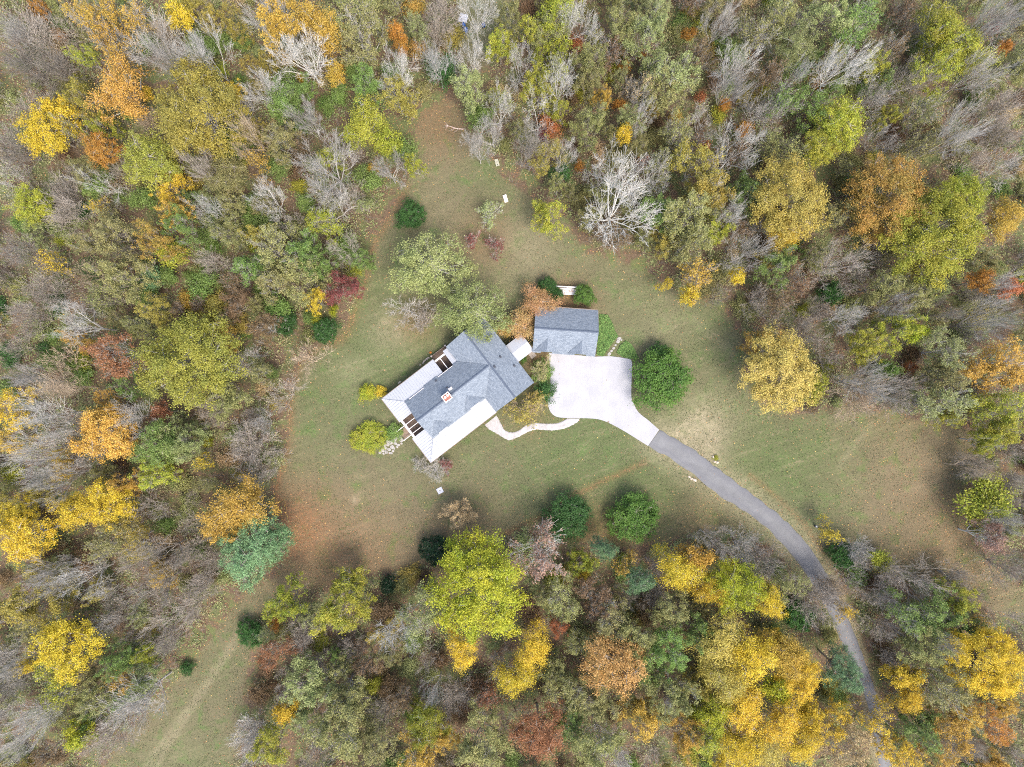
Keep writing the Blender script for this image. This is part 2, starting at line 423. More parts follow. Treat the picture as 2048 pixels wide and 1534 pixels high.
def ribbon(name, L, R, z, mat, n=8, kind='structure', parent=None, jit=1.0):
    L = smooth_line(L, n); R = smooth_line(R, n); m = min(len(L), len(R)); L, R = L[:m], R[:m]
    cols = 6; V = []; wear = []
    rr = random.Random(5)
    for i in range(m):
        l, r = Vector((*P(*L[i]), z)), Vector((*P(*R[i]), z))
        e = (r-l).normalized()
        l = l + e*jit*(.10*math.sin(i*1.3+2)+rr.uniform(-.10, .10)); r = r + e*jit*(.10*math.sin(i*1.7)+rr.uniform(-.10, .10))
        V.append((l - e*0.02)[:2] + (0.0,)); wear.append(0)
        for k in range(cols):
            p = l.lerp(r, k/(cols-1)); V.append(tuple(p)); wear.append(0.75 if k in (1, 4) else 0.0)
        V.append((r + e*0.02)[:2] + (0.0,)); wear.append(0)
    c = cols+2
    F = [(i*c+k, i*c+k+1, (i+1)*c+k+1, (i+1)*c+k) for i in range(m-1) for k in range(c-1)]
    me = mesh_np(name, np.array([tuple(v) for v in V]), np.array(F), {'wear': np.array(wear)*0.6})
    return new_obj(name, me, mat, parent, kind)
ribbon('asphalt_road', ROAD_L, ROAD_R, 0.045, M['asphalt'])

PATH_OUT = [(969.5,850),(979,859),(992,866),(1005,874),(1018,880),(1036,874),(1055,864),(1072,859),(1090,860),(1108,860.5),(1128,857),(1145,850),(1156,843),(1159,837)]
PATH_IN = [(993,831),(998,840),(1003,850),(1010,861),(1024,865),(1038,861),(1050,852),(1066,846),(1082,847),(1095,847.5),(1112,847),(1122,844),(1130,840),(1134,837)]
def build_path():
    root = empty('front_walk'); root['kind'] = 'structure'
    o = ribbon('walk_slab', PATH_OUT, PATH_IN, 0.04, M['path'], parent=root, kind=None, jit=.25)
build_path()

# stones: irregular flat polygons
def stone(name, px, py, r, mat, parent, h=0.06, seed=0, z=0.0, squash=1.0, rot=0.0):
    rr = random.Random(seed*7+3); n = rr.randint(6, 8)
    x, y = P(px, py); b = MB(); pts = []
    for i in range(n):
        a = 2*math.pi*i/n + rr.uniform(-.22, .22); q = r*rr.uniform(.82, 1.12)
        dx, dy = q*math.cos(a), q*math.sin(a)*squash
        pts.append((dx*math.cos(rot)-dy*math.sin(rot), dx*math.sin(rot)+dy*math.cos(rot), h))
    b.slab(pts, h)
    o = b.build(name, mat, parent, bevel=min(0.025, r*0.12)); o.location = (x, y, z)
    return o

def build_flagstones():
    root = empty('flagstone_path'); root['kind'] = 'structure'
    for i, (x, y, r) in enumerate([(797,873,8),(789,879,5.5),(803,880,4.5),(782,884,5.2),(791,887,4.6),(797,890,3.6),(776,889,4.6),(784,894,4.4),(770,895,4.8),(778,899,4.2),(786,902,3),(765,901,4.4),
            (772,904,4.4),(780,906,3),(760,905,3.2),(794,893.5,2.8),(788.5,897,2.6),(767,907,2.6),(803,887,2.6),(775,883,3.2),(769,889,3.4),(792,870,5),(783,906.5,2.4)]):
        stone('stone', x, y, r*SCALE, M['stone'], root, 0.045+0.02*(i % 3), i, squash=0.8+0.05*(i % 4), rot=i*0.7)
    root2 = empty('stepping_stones'); root2['kind'] = 'structure'
    for i, (x, y, r) in enumerate([(1218.5,708,4.2),(1223,702,3.2),(1227,696.5,3.4),(1231.5,690,3),(1236,683,4.8),(1238.5,677,4.6),(1243,680,2.6)]):
        stone('stone', x, y, r*SCALE, M['stone'], root2, 0.05, 40+i, squash=0.75, rot=0.5)
build_flagstones()

# ------------------------------------------------------------------ buildings
def roof_plane(name, pts, mat, parent, t=0.14, down=(0, -1)):
    """closed plate of a roof pitch; down = horizontal direction of fall; UV in metres along eave and slope"""
    b = MB(); b.slab(pts, t)
    o = b.build(name, mat, parent); me = o.data
    n = Vector((0, 0, 1)); c = [Vector(p) for p in pts]
    for i in range(1, len(c)-1):
        k = (c[i]-c[0]).cross(c[i+1]-c[0])
        if k.length > 1e-4: n = k.normalized(); break
    if n.z < 0: n = -n
    d = Vector((down[0], down[1], 0)).normalized(); e = Vector((-d.y, d.x, 0)); s = n.cross(e)
    uv = me.uv_layers.new(name='UVMap')
    for lp in me.loops:
        p = me.vertices[lp.vertex_index].co; uv.data[lp.index].uv = (p.dot(e)+40, p.dot(s)+40)
    return o

def gable(parent, cx, half, eave_y, apex_y, eave_z, pitch, front_y, sgn=-1):
    """cross gable on a pitch that falls towards -y; two planes meeting on a level ridge"""
    z = eave_z + pitch*(apex_y-eave_y) + 0.012
    for s in (-1, 1):
        w_ = half
        # edge against the main pitch runs from the apex to the eave corner
        zc = z - pitch*w_
        pts = [(cx, apex_y, z), (cx, front_y, z), (cx+s*(w_-(front_y-eave_y)*1.0), front_y, z-pitch*(w_-(front_y-eave_y)))]
        roof_plane('gable_pitch', pts, M['shingle'], parent, 0.10, (s, 0))
    # front infill of the gable
    MB().slab([(cx-half+0.25, front_y+0.25, eave_z+0.02), (cx+half-0.25, front_y+0.25, eave_z+0.02), (cx, front_y+0.25, z-0.16)], 0.001).build('gable_soffit', M['siding'], parent)
    b = MB(); bm = b.bm
    a = [bm.verts.new(p) for p in ((cx-half+0.3, front_y+0.2, eave_z-0.1), (cx+half-0.3, front_y+0.2, eave_z-0.1), (cx, front_y+0.2, z-0.13))]
    c = [bm.verts.new((v.co.x, v.co.y+0.12, v.co.z)) for v in a]
    bm.faces.new(a); bm.faces.new(c[::-1])
    for i in range(3): j = (i+1) % 3; bm.faces.new((a[j], a[i], c[i], c[j]))
    b.build('gable_wall', M['siding'], parent)

def ridge_cap(parent, p, q, wdt=0.16, drop=0.09):
    """ridge vent: two narrow plates folded over the ridge"""
    p, q = Vector(p), Vector(q); d = (q-p).normalized(); s = Vector((-d.y, d.x, 0))
    b = MB()
    for k in (-1, 1):
        b.slab([tuple(p+Vector((0,0,.06))), tuple(q+Vector((0,0,.06))), tuple(q+s*k*wdt+Vector((0,0,.06-drop))), tuple(p+s*k*wdt+Vector((0,0,.06-drop)))], 0.05)
    b.build('ridge_vent', M['shingle_dark'], parent)
M['shingle_dark'] = plain('ridge_shingle', (0.06, 0.075, 0.10), (0.10, 0.12, 0.155), 6, 0.9)

def window(parent, x, y, z, wd, ht, axis, out):
    """window set into a wall; axis 'x' runs along x, out = outward sign"""
    f = MB()
    t = 0.07
    def bx(b, a0, a1, z0, z1, o0, o1):
        if axis == 'x': b.box(x+a0, x+a1, min(y+o0*out, y+o1*out), max(y+o0*out, y+o1*out), z+z0, z+z1)
        else: b.box(min(x+o0*out, x+o1*out), max(x+o0*out, x+o1*out), y+a0, y+a1, z+z0, z+z1)
    h = wd/2
    bx(f, -h-t, -h, -t, ht+t, -.02, .05); bx(f, h, h+t, -t, ht+t, -.02, .05); bx(f, -h, h, -t, 0, -.02, .05); bx(f, -h, h, ht, ht+t, -.02, .05); bx(f, -h, h, ht/2-.025, ht/2+.025, -.02, .04)
    wn = f.build('window', M['white'], parent)
    g = MB(); bx(g, -h, h, 0, ht, -.03, .012); g.build('pane', M['glass'], wn)

def pipe_vent(parent, x, y, z, r, h, mat, name='vent_pipe'):
    b = MB(); b.bar((x, y, z-0.5), (x, y, z+h), r, 10)
    b.slab([(x-r*2, y-r*2, z+0.05), (x+r*2, y-r*2, z+0.05), (x+r*2, y+r*2, z+0.05), (x-r*2, y+r*2, z+0.05)], 0.25)
    b.build(name, mat, parent)

PITCH = 0.72
def build_house():
    A = math.radians(37.6)
    root = empty('farmhouse', (0, 0, 0), A)
    tag(root, 'large house with blue-grey shingle gables and white metal wraparound porch roof', 'house')
    ez, me_w0, me_w1, mr = 3.62, 0.73, 8.42, 4.575
    u0, ue, ur, ux = -15.85, -4.95, -0.97, 3.0
    rz = ez + PITCH*(mr-me_w0)
    wez = rz - PITCH*(ux-ur)
    roof = roof_plane('main_roof', [(u0, mr, rz), (ur, mr, rz), (ue, me_w1, ez), (-5.9, me_w1, ez), (-5.9, me_w1-.22, ez+.16), (-9.1, me_w1-.22, ez+.16), (-9.1, me_w1+.12, ez-.08), (-11.9, me_w1+.12, ez-.08), (-11.9, me_w1-.22, ez+.16), (-15.1, me_w1-.22, ez+.16), (-15.1, me_w1, ez), (u0, me_w1, ez)], M['shingle'], root, down=(0, 1))
    front = [(u0, mr, rz), (u0, me_w0, ez)]
    for c in (-13.69, -7.05):
        front += [(c-.95, me_w0, ez), (c-.95, me_w0+.2, ez+.144), (c+.95, me_w0+.2, ez+.144), (c+.95, me_w0, ez)]
    front += [(ue, me_w0, ez), (ur, mr, rz)]
    roof_plane('main_roof', front, M['shingle'], root, down=(0, -1))
    wy0, wy1 = -2.1, 11.45
    roof_plane('wing_roof', [(ue, wy0, wez), (ue, me_w0, wez), (ur, mr, rz), (ue, me_w1, wez), (ue, wy1, wez), (ur, wy1, rz), (ur, wy0, rz)], M['shingle'], root, down=(-1, 0))
    roof_plane('wing_roof', [(ur, wy0, rz), (ux, wy0, wez), (ux, wy1, wez), (ur, wy1, rz)], M['shingle'], root, down=(1, 0))
    ridge_cap(root, (u0+.02, mr, rz), (ur-.3, mr, rz)); ridge_cap(root, (ur, wy0+.02, rz), (ur, wy1-.02, rz))
    for c in (-13.69, -7.05):
        gable(root, c, 2.3, me_w0, 3.05, ez, PITCH, me_w0+.2)
    # walls
    b = MB(); b.box(-15.3, -4.4, 1.25, 7.9, 0.0, ez-0.05)
    b.build('wall', M['siding'], root)
    b = MB(); b.box(-4.4, 2.5, -1.6, 10.95, 0.0, wez-0.03); b.build('wall', M['siding'], root)
    for y0, y1 in ((-1.6, -1.48), (10.83, 10.95)):     # gable ends of the wing
        b = MB(); bm = b.bm; zt = wez-0.03
        hh = [(-4.4, zt), (2.5, zt), (ur+.2, rz-.32), (ur-.2, rz-.32)]
        a = [bm.verts.new((p, y0, q)) for p, q in hh]; c = [bm.verts.new((p, y1, q)) for p, q in hh]
        bm.faces.new(a); bm.faces.new(c[::-1])
        for i in range(4): j = (i+1) % 4; bm.faces.new((a[j], a[i], c[i], c[j]))
        b.build('gable_wall', M['siding'], root)
    b = MB(); bm = b.bm
    hh = [(1.25, ez-.05), (7.9, ez-.05), (mr+.2, rz-.32), (mr-.2, rz-.32)]
    a = [bm.verts.new((-15.3, p, q)) for p, q in hh]; c = [bm.verts.new((-15.18, p, q)) for p, q in hh]
    bm.faces.new(a); bm.faces.new(c[::-1])
    for i in range(4): j = (i+1) % 4; bm.faces.new((a[j], a[i], c[i], c[j]))
    b.build('gable_wall', M['siding'], root)
    for x in (-13.3, -10.2, -7.2): window(root, x, 1.25, 1.0, 1.1, 1.5, 'x', -1); window(root, x, 7.9, 1.0, 1.1, 1.5, 'x', 1)
    for x in (-2.6, .8): window(root, x, -1.6, 1.0, 1.1, 1.5, 'x', -1); window(root, x, 10.95, 1.0, 1.1, 1.5, 'x', 1)
    for y in (-.2, 7.2, 9.4): window(root, 2.5, y, 1.0, 1.1, 1.5, 'y', 1)
    d = MB().box(-15.38, -15.3, 4.0, 5.0, 0.55, 2.6).build('door', M['white'], root); MB().bar((-15.45, 4.15, 1.5), (-15.38, 4.15, 1.5), .03).build('handle', M['vent'], d)
    # white metal porch roof
    zo, zi = 2.75, 3.42
    po, pS, pN = -18.72, -2.2, 11.17
    def zz(x, y):   # height of the porch roof, falling outwards from the main eave rectangle
        k = max(u0-x, me_w0-y, y-me_w1, 0)/2.85
        return zi - (zi-zo)*min(k, 1.05)
    def pm(name, pts, rib, along):
        o = roof_plane(name, [(x, y, zz(x, y)) for x, y in pts], M['metal_roof'], root, 0.06)
        xs = [p[0] for p in pts]; ys = [p[1] for p in pts]
        b = MB(); poly = pts
        if along == 'y':
            x = min(xs)+.25
            while x < max(xs):
                t = np.linspace(min(ys), max(ys), 60); ins = in_poly(np.full(60, x), t, poly)
                if ins.any():
                    a, c = t[ins][0], t[ins][-1]
                    b.slab([(x-.022, a, zz(x, a)+.03), (x+.022, a, zz(x, a)+.03), (x+.022, c, zz(x, c)+.03), (x-.022, c, zz(x, c)+.03)], .05)
                x += rib
        else:
            y = min(ys)+.25
            while y < max(ys):
                t = np.linspace(min(xs), max(xs), 60); ins = in_poly(t, np.full(60, y), poly)
                if ins.any():
                    a, c = t[ins][0], t[ins][-1]
                    b.slab([(a, y-.022, zz(a, y)+.03), (c, y-.022, zz(c, y)+.03), (c, y+.022, zz(c, y)+.03), (a, y+.022, zz(a, y)+.03)], .05)
                y += rib
        r = b.build('seams', M['metal_roof'], o, kind='stuff')
        return o
    pm('porch_roof', [(po, pN), (u0+.3, me_w1-.3), (-7.95, me_w1-.3), (-7.95, pN)], .45, 'y')
    pm('porch_roof', [(po, pN), (po, 6.25), (u0+.3, 6.25), (u0+.3, me_w1-.3)], .45, 'x')
    pm('porch_roof', [(po, 2.85), (po, pS), (u0+.3, me_w0+.3), (u0+.3, 2.85)], .45, 'x')
    pm('porch_roof', [(po, pS), (ue, pS), (ue, me_w0+.3), (u0+.3, me_w0+.3)], .45, 'y')
    pm('porch_roof', [(-5.85, pN+.1), (-5.85, me_w1-.3), (ue+.02, me_w1-.3), (ue+.02, pN+.1)], .45, 'y')
    for p, q in (((po, pN, zo+.04), (u0, me_w1, zi+.04)), ((po, pS, zo+.04), (u0, me_w0, zi+.04))):
        MB().bar(p, q, .05, 6).build('hip_cap', M['metal_roof'], root)
    g = .09
    for x0, x1, y0, y1 in ((po-g, -7.95, pN, pN+g), (po-g, po, 6.25, pN), (po-g, po, pS-g, 2.85), (po, ue, pS-g, pS)):
        MB().box(x0, x1, y0, y1, zo-.16, zo-.02).build('gutter', M['gutter'], root)
    # white gutters on the two set-back stretches of the rear eave
    for x0, x1 in ((-15.05, -11.95), (-9.05, -5.95)):
        MB().box(x0, x1, me_w1-.2, me_w1-.08, ez-.06, ez+.06).build('gutter', M['white'], root)
    # porch floor, posts
    b = MB(); y = pS+.25
    fl = MB().box(po+.3, -15.3, pS+.3, pN-.3, 0.0, 0.42).box(-15.3, ue+.05, pS+.3, 1.25, 0.0, 0.418).box(-15.3, ue+.1, 7.9, pN-.3, 0.0, 0.418).build('porch_base', M['gutter'], root)
    b = MB(); x = po+.3
    y = pS+.3
    while y < pN-.3:
        b.box(po+.28, -15.3 if 1.25 < y < 7.9 else ue+.04, y, y+.17, 0.42, 0.46); y += .2
    b.build('deck_boards', M['deck'], root, kind='stuff')
    for x, y in [(po+.35, pN-.35), (-15.2, pN-.35), (-11.6, pN-.35), (-8.1, pN-.35), (po+.35, 6.5), (po+.35, 2.6), (po+.35, pS+.35), (-15.2, pS+.35), (-11.6, pS+.35), (-8.3, pS+.35), (-5.15, pS+.35), (-5.15, pN-.4)]:
        MB().box(x-.08, x+.08, y-.08, y+.08, .42, zo-.03).build('post', M['white'], root)
    # west arbour over the steps: beam and rafters
    MB().box(-18.48, -18.12, 2.1, 6.95, 2.52, 2.78).build('beam', M['white'], root)
    for y in (5.35, 4.42, 3.5): MB().box(-18.12, -15.9, y-.05, y+.05, 2.6, 2.82).build('rafter', M['white'], root)
    # rear arbour: beam along the edge and one rafter
    MB().box(-7.9, -5.9, 10.55, 10.85, 2.55, 2.8).build('beam', M['white'], root)
    MB().box(-6.98, -6.86, 8.3, 10.55, 2.6, 2.82).build('rafter', M['white'], root)
    # rear deck edge with railing
    MB().box(-8.05, -5.0, 10.87, 12.0, 0.0, 0.40).build('rear_deck', M['deck'], root)
    for x in (-8.0, -5.05): MB().box(x-.12, x+.12, 11.82, 12.06, 0.0, 1.05).build('post', M['mortar'], root)
    for z in (0.62, .92): MB().box(-7.88, -5.17, 11.9, 11.97, z, z+.06).build('rail', M['gutter'], root)
    # entry steps with white hand rails
    for i in range(5):
        MB().box(-18.75-.3*(i+1), -18.75-.3*i, 3.65, 5.3, 0.0, 0.36-.07*i).build('step', M['deck_pale'], root)
    for y in (3.5, 5.42):
        MB().box(-20.35, -18.2, y-.06, y+.06, 1.0, 1.1).build('hand_rail', M['white'], root)
        MB().box(-20.35, -20.2, y-.075, y+.075, 0.0, 1.0).build('newel', M['white'], root)
    # chimney
    ch = MB().box(-10.22, -8.95, 4.06, 5.18, 4.5, 7.15).build('chimney', M['brick'], root)
    for x0, x1, y0, y1 in ((-10.3, -8.87, 3.98, 4.14), (-10.3, -8.87, 5.1, 5.26), (-10.3, -10.14, 4.14, 5.1), (-9.03, -8.87, 4.14, 5.1)):
        MB().box(x0, x1, y0, y1, 7.05, 7.24).build('cap', M['mortar'], ch)
    for x, y, r in ((-9.8, 4.75, .2), (-9.3, 4.78, .21)):
        MB().bar((x, y, 7.1), (x, y, 7.42), r, 12).build('flue', M['white'], ch)
    def zm(y): return rz - PITCH*abs(y-mr)
    def zw(x): return rz - PITCH*abs(x-ur)
    pipe_vent(root, -9.61, 7.96, zm(7.96), .09, .3, M['vent']); pipe_vent(root, -8.73, 5.89, zm(5.89), .08, .3, M['vent'])
    pipe_vent(root, -8.42, 5.31, zm(5.31), .16, .45, M['white'], 'flue_vent')
    for x, y in ((1.1, 4.61), (-.63, 3.88), (2.03, 2.09)): pipe_vent(root, x, y, zw(x), .11, .28, M['vent'])
    # breezeway towards the garage
    bz = 2.72
    roof_plane('breezeway_roof', [(ux-.4, 3.9, bz+.62), (6.25, 3.9, bz+.62), (6.25, 2.2, bz), (ux-.4, 2.2, bz)], M['metal_roof'], root, .06)
    roof_plane('breezeway_roof', [(ux-.4, 3.9, bz+.62), (6.25, 3.9, bz+.62), (6.25, 5.6, bz), (ux-.4, 5.6, bz)], M['metal_roof'], root, .06, (0, 1))
    for x in (3.3, 5.9):
        for y in (2.45, 5.35): MB().box(x-.07, x+.07, y-.07, y+.07, 0, bz-.02).build('post', M['white'], root)
    MB().box(2.6, 6.0, 2.35, 5.45, 0, .3).build('breezeway_floor', M['slab_grey'], root)
    for i in range(4): MB().box(5.2, 6.2, 2.05-.28*(i+1)+.3, 2.05-.28*i+.3, 0, .30-.07*i).build('step', M['weathered'], root)
    return root
M['deck_pale'] = plain('step_wood', (0.16, 0.115, 0.085), (0.27, 0.20, 0.15), 6, 0.8)
house = build_house()

def build_garage():
    A = math.radians(-4)
    root = empty('garage', (0, 0, 0), A)
    tag(root, 'detached grey shingled garage with two front gables beside the concrete pad', 'garage')
    x0, x1, y0, y1, yr, ez = 3.0, 13.42, 5.4, 13.1, 9.25, 3.0
    rz = ez + PITCH*(yr-y0)
    roof_plane('roof', [(x0, yr, rz), (x1, yr, rz), (x1, y1, ez), (x0, y1, ez)], M['shingle'], root, down=(0, 1))
    fr = [(x0, yr, rz), (x0, y0, ez)]
    for c in (5.35, 10.95):
        fr += [(c-.95, y0, ez), (c-.95, y0+.2, ez+.144), (c+.95, y0+.2, ez+.144), (c+.95, y0, ez)]
    fr += [(x1, y0, ez), (x1, yr, rz)]
    roof_plane('roof', fr, M['shingle'], root, down=(0, -1))
    for c in (5.35, 10.95): gable(root, c, 2.35, y0, 7.87, ez, PITCH, y0+.2)
    ridge_cap(root, (x0+.02, yr, rz), (x1-.02, yr, rz))
    MB().box(x0+.45, x1-.45, y0+.55, y1-.5, 0, ez-.05).build('wall', M['siding'], root)
    for xx in ((x0+.45, x0+.57), (x1-.57, x1-.45)):
        b = MB(); bm = b.bm; hh = [(y0+.55, ez-.05), (y1-.5, ez-.05), (yr+.2, rz-.32), (yr-.2, rz-.32)]
        a = [bm.verts.new((xx[0], p, q)) for p, q in hh]; c = [bm.verts.new((xx[1], p, q)) for p, q in hh]
        bm.faces.new(a); bm.faces.new(c[::-1])
        for i in range(4): j = (i+1) % 4; bm.faces.new((a[j], a[i], c[i], c[j]))
        b.build('gable_wall', M['siding'], root)
    for c in (5.5, 8.2, 10.95):
        d = empty('garage_door', (0, 0, 0), 0, root)
        for k in range(4): MB().box(c-1.15, c+1.15, y0+.47, y0+.55, .08+k*.55, .61+k*.55).build('door_panel', M['white'], d)
    MB().box(x0, x1, y1, y1+.1, ez-.14, ez-.02).build('gutter', M['gutter'], root)
    window(root, x1-.45, 9.3, 1.0, 1.0, 1.3, 'y', 1)
    return root
build_garage()

# ------------------------------------------------------------------ small things in the yard
M['board_shaded'] = plain('shaded_board', (0.30, 0.30, 0.22), (0.42, 0.41, 0.32), 6, 0.8)  # darker board paint: shade under the branches is put into the colour
def cornhole(px, py, rz, label, mat='board'):
    x, y = P(px, py, .2)
    r = tag(empty('cornhole_board', (x, y, 0), rz), label, 'game board', 'bean bag boards on the lawn')
    b = MB(); b.slab([(-.31, -.62, .12), (.31, -.62, .12), (.31, .62, .32), (-.31, .62, .32)], .05); t = b.build('board_top', M[mat], r)
    MB().bar((0, .38, .245), (0, .38, .292), .08, 14).build('hole', M['dark'], t)
    MB().bar((0, -.05, .19), (0, -.05, .222), .12, 12).build('emblem', M['weathered'], t)
    for s in (-.27, .27): MB().box(s-.03, s+.03, .52, .58, 0, .26).build('leg', M[mat], r)
    MB().box(-.31, .31, -.62, -.58, 0, .08).build('front_edge', M[mat], r)
cornhole(1011, 397, math.radians(17), 'white bean bag game board lying out on open lawn')
cornhole(994, 325, math.radians(195), 'shade-toned pale bean bag game board half under bare branches', 'board_shaded')

def barrel(px, py, label, lie=0.0):
    x, y = P(px, py, .45)
    r = tag(empty('barrel', (x, y, 0), lie), label, 'barrel', 'blue plastic barrels in the woods')
    prof = [(.24, 0), (.28, .04), (.285, .28), (.30, .30), (.285, .32), (.285, .56), (.30, .58), (.285, .60), (.28, .84), (.25, .88)]
    n = 16; V = []; F = []
    for q, z in prof: V += [(q*math.cos(2*math.pi*i/n), q*math.sin(2*math.pi*i/n), z) for i in range(n)]
    for k in range(len(prof)-1): F += [(k*n+i, k*n+(i+1) % n, (k+1)*n+(i+1) % n, (k+1)*n+i) for i in range(n)]
    new_obj('drum', mesh_np('drum', np.array(V)*1.15, np.array(F), smooth=True), M['blue'], r)
    MB().bar((0, 0, .9), (0, 0, .965), .25, 16).build('lid', M['blue'], r)
    MB().bar((.13, 0, .96), (.13, 0, 1.0), .05, 8).build('bung', M['dark'], r)
barrel(927.5, 51, 'dark blue barrel in the glade, further from the lawn of a touching pair')
barrel(932, 60.5, 'dark blue barrel in the glade, nearer the lawn of a touching pair')
barrel(967, 50, 'dark blue barrel standing alone beside a pale bare trunk in the glade')
x, y = P(925, 35, .2)
tag(MB().slab([(x-.9, y-.6, .05), (x+.7, y-.8, .06), (x+1.0, y+.5, .12), (x-.4, y+.9, .06)], .05).build('tarpaulin', M['slab_grey'], bevel=.02), 'crumpled bluish grey tarpaulin on the ground behind the blue barrels', 'tarpaulin')

x, y = P(880, 981)
r = tag(empty('utility_cover', (x, y, 0), math.radians(27)), 'square pale grey concrete cover set flush in the lawn', 'utility cover')
MB().box(-.5, .5, -.5, .5, 0, .09).build('slab', M['slab_grey'], r, bevel=.02); MB().bar((-.12, 0, .12), (.12, 0, .12), .025).build('lifting_ring', M['dark'], r)

def bench():
    x, y = P(1134, 582, .5)
    r = tag(empty('garden_bench', (x, y, 0), math.radians(-3)), 'long white slatted garden bench with leaves on it between two evergreens', 'bench')
    for k in range(6): MB().box(-1.65, 1.65, -.62+k*.19, -.46+k*.19, .44, .48).build('seat_slat', M['white'], r)
    for sx in (-1.55, 0, 1.55):
        for sy in (-.55, .5): MB().box(sx-.05, sx+.05, sy-.05, sy+.05, 0, .44).build('leg', M['white'], r)
        MB().box(sx-.05, sx+.05, .56, .66, .0, 1.05).build('back_post', M['white'], r)
    for z in (.62, .8): MB().box(-1.65, 1.65, .59, .63, z, z+.1).build('back_slat', M['white'], r)
    MB().box(-1.9, 1.9, .52, .72, 1.05, 1.11).build('top_rail', M['white'], r)
    return x, y
BENCH = bench()

def rock(px, py, a, b_, h, rot, label, group, seed):
    rr = random.Random(seed); bm = bmesh.new(); bmesh.ops.create_icosphere(bm, subdivisions=2, radius=1)
    off = Vector((rr.uniform(0, 50), rr.uniform(0, 50), 0))
    for v in bm.verts:
        k = 1 + .35*noise.noise(v.co*1.3+off); v.co = Vector((v.co.x*a*k, v.co.y*b_*k, max(v.co.z*h*k, -.05)))
    me = bpy.data.meshes.new('rock'); bm.to_mesh(me); bm.free()
    o = new_obj('rock', me, M['rock']); o.location = (*P(px, py), .02); o.rotation_euler = (0, 0, rot)
    tag(o, label, 'rock', group)
g = 'rocks beside the drive'
rock(1426.5, 915, .36, .2, .3, 1.9, 'long greyish rock leaning by the low green plant beside the drive', g, 1)
rock(1430, 923, .26, .2, .24, .3, 'small tan rock at the foot of the low green plant', g, 2)
rock(1434.5, 925, .3, .2, .24, .2, 'pale cream rock just below the low green plant', g, 3)
rock(1389, 960, .42, .24, .3, -.5, 'largest cream boulder of the three below the drive', g, 4)
rock(1382.5, 957.5, .22, .2, .22, .4, 'small pale rock in the middle of three below the drive', g, 5)
rock(1378.5, 954, .25, .17, .2, -.6, 'small whitish rock at the lawn end of three below the drive', g, 6)
for i, (x, y) in enumerate([(800.5,763.5),(798,766),(848,723),(851,720.5),(854,718),(857,716),(846,726),(841,730)]):
    rock(x, y, .18+.03*(i % 3), .15, .18, i*.6, f'beige edging stone, {["second","first","fifth","sixth","seventh","eighth","fourth","third"][i]} from the metal roof corner along the rear porch', 'edging stones along the rear porch', 20+i)

def fallen_branch():
    bm = MB(); x, y = P(905, 257)
    pts = [(927, 258.5), (918, 258), (910, 256.5), (903, 254), (897, 252), (892, 250)]
    w_ = [Vector((*P(*p), .09)) for p in pts]; w_ = [q-Vector((x, y, 0)) for q in w_]
    rr = random.Random(3)
    for i in range(len(w_)-1): bm.bar(w_[i], w_[i+1], .10-.014*i, 6, .10-.014*(i+1))
    for i in range(8):
        k = rr.randint(1, 4); p = w_[k]; q = p + Vector((rr.uniform(-1.2, -.2), rr.uniform(-.7, .7), rr.uniform(-.05, .12))); bm.bar(p, q, .035, 4, .015)
    o = bm.build('fallen_branch', M['wood_pale']); o.location = (x, y, 0)
    tag(o, 'broken pinkish branch with splinters lying on brown grass', 'branch')
fallen_branch()
x, y = P(684, 169, .4)
b = MB(); b.bar((-.6, .7, .35), (.75, -.75, .3), .26, 9, .2)
o = b.build('log', M['wood_pale']); o.location = (x, y, 0); tag(o, 'short pale broken log lying among orange saplings in the woods', 'log')
x, y = P(861, 705, .2)
b = bmesh.new(); bmesh.ops.create_uvsphere(b, u_segments=14, v_segments=8, radius=.2)
for v in b.verts:
    a = math.atan2(v.co.y, v.co.x); v.co.z *= .8; k = 1-.08*abs(math.sin(a*5)); v.co.x *= k; v.co.y *= k
me = bpy.data.meshes.new('pumpkin'); b.to_mesh(me); b.free()
o = new_obj('pumpkin', me, M['orange']); o.location = (x, y, .155); tag(o, 'small orange pumpkin on grass near the rear deck', 'pumpkin')
MB().bar((0, 0, .14), (.02, .01, .24), .025, 6).build('stem', M['deck'], o)
x, y = P(1629, 1051)
r = tag(empty('utility_pedestal', (x, y, 0)), 'small dark utility pedestal beside the drive bend', 'utility box')
MB().box(-.14, .14, -.12, .12, 0, .8).build('cabinet', M['vent'], r, bevel=.03); MB().box(-.16, .16, -.14, .14, .8, .86).build('cap', M['slab_grey'], r)

# ------------------------------------------------------------------ tree builders
def seg_mesh(name, segs, sides=3):
    """segs (n,8): p0 xyz, p1 xyz, r0, r1 -> open prisms"""
    S_ = np.asarray(segs, float); p, q, r0, r1 = S_[:, 0:3], S_[:, 3:6], S_[:, 6], S_[:, 7]
    d = q-p; d /= np.linalg.norm(d, axis=1, keepdims=True)+1e-9
    a = np.where(np.abs(d[:, 2:3]) < .9, np.array([[0, 0, 1.]]), np.array([[1., 0, 0]]))
    s = np.cross(d, a); s /= np.linalg.norm(s, axis=1, keepdims=True)+1e-9; t = np.cross(d, s)
    V = np.zeros((len(S_), 2*sides, 3))
    for i in range(sides):
        c = math.cos(2*math.pi*i/sides)*s + math.sin(2*math.pi*i/sides)*t
        V[:, i] = p + c*r0[:, None]; V[:, sides+i] = q + c*r1[:, None]
    base = (np.arange(len(S_))*2*sides)[:, None]
    F = np.concatenate([base + np.array([[i, (i+1) % sides, sides+(i+1) % sides, sides+i]]) for i in range(sides)], 0)
    return V.reshape(-1, 3), F

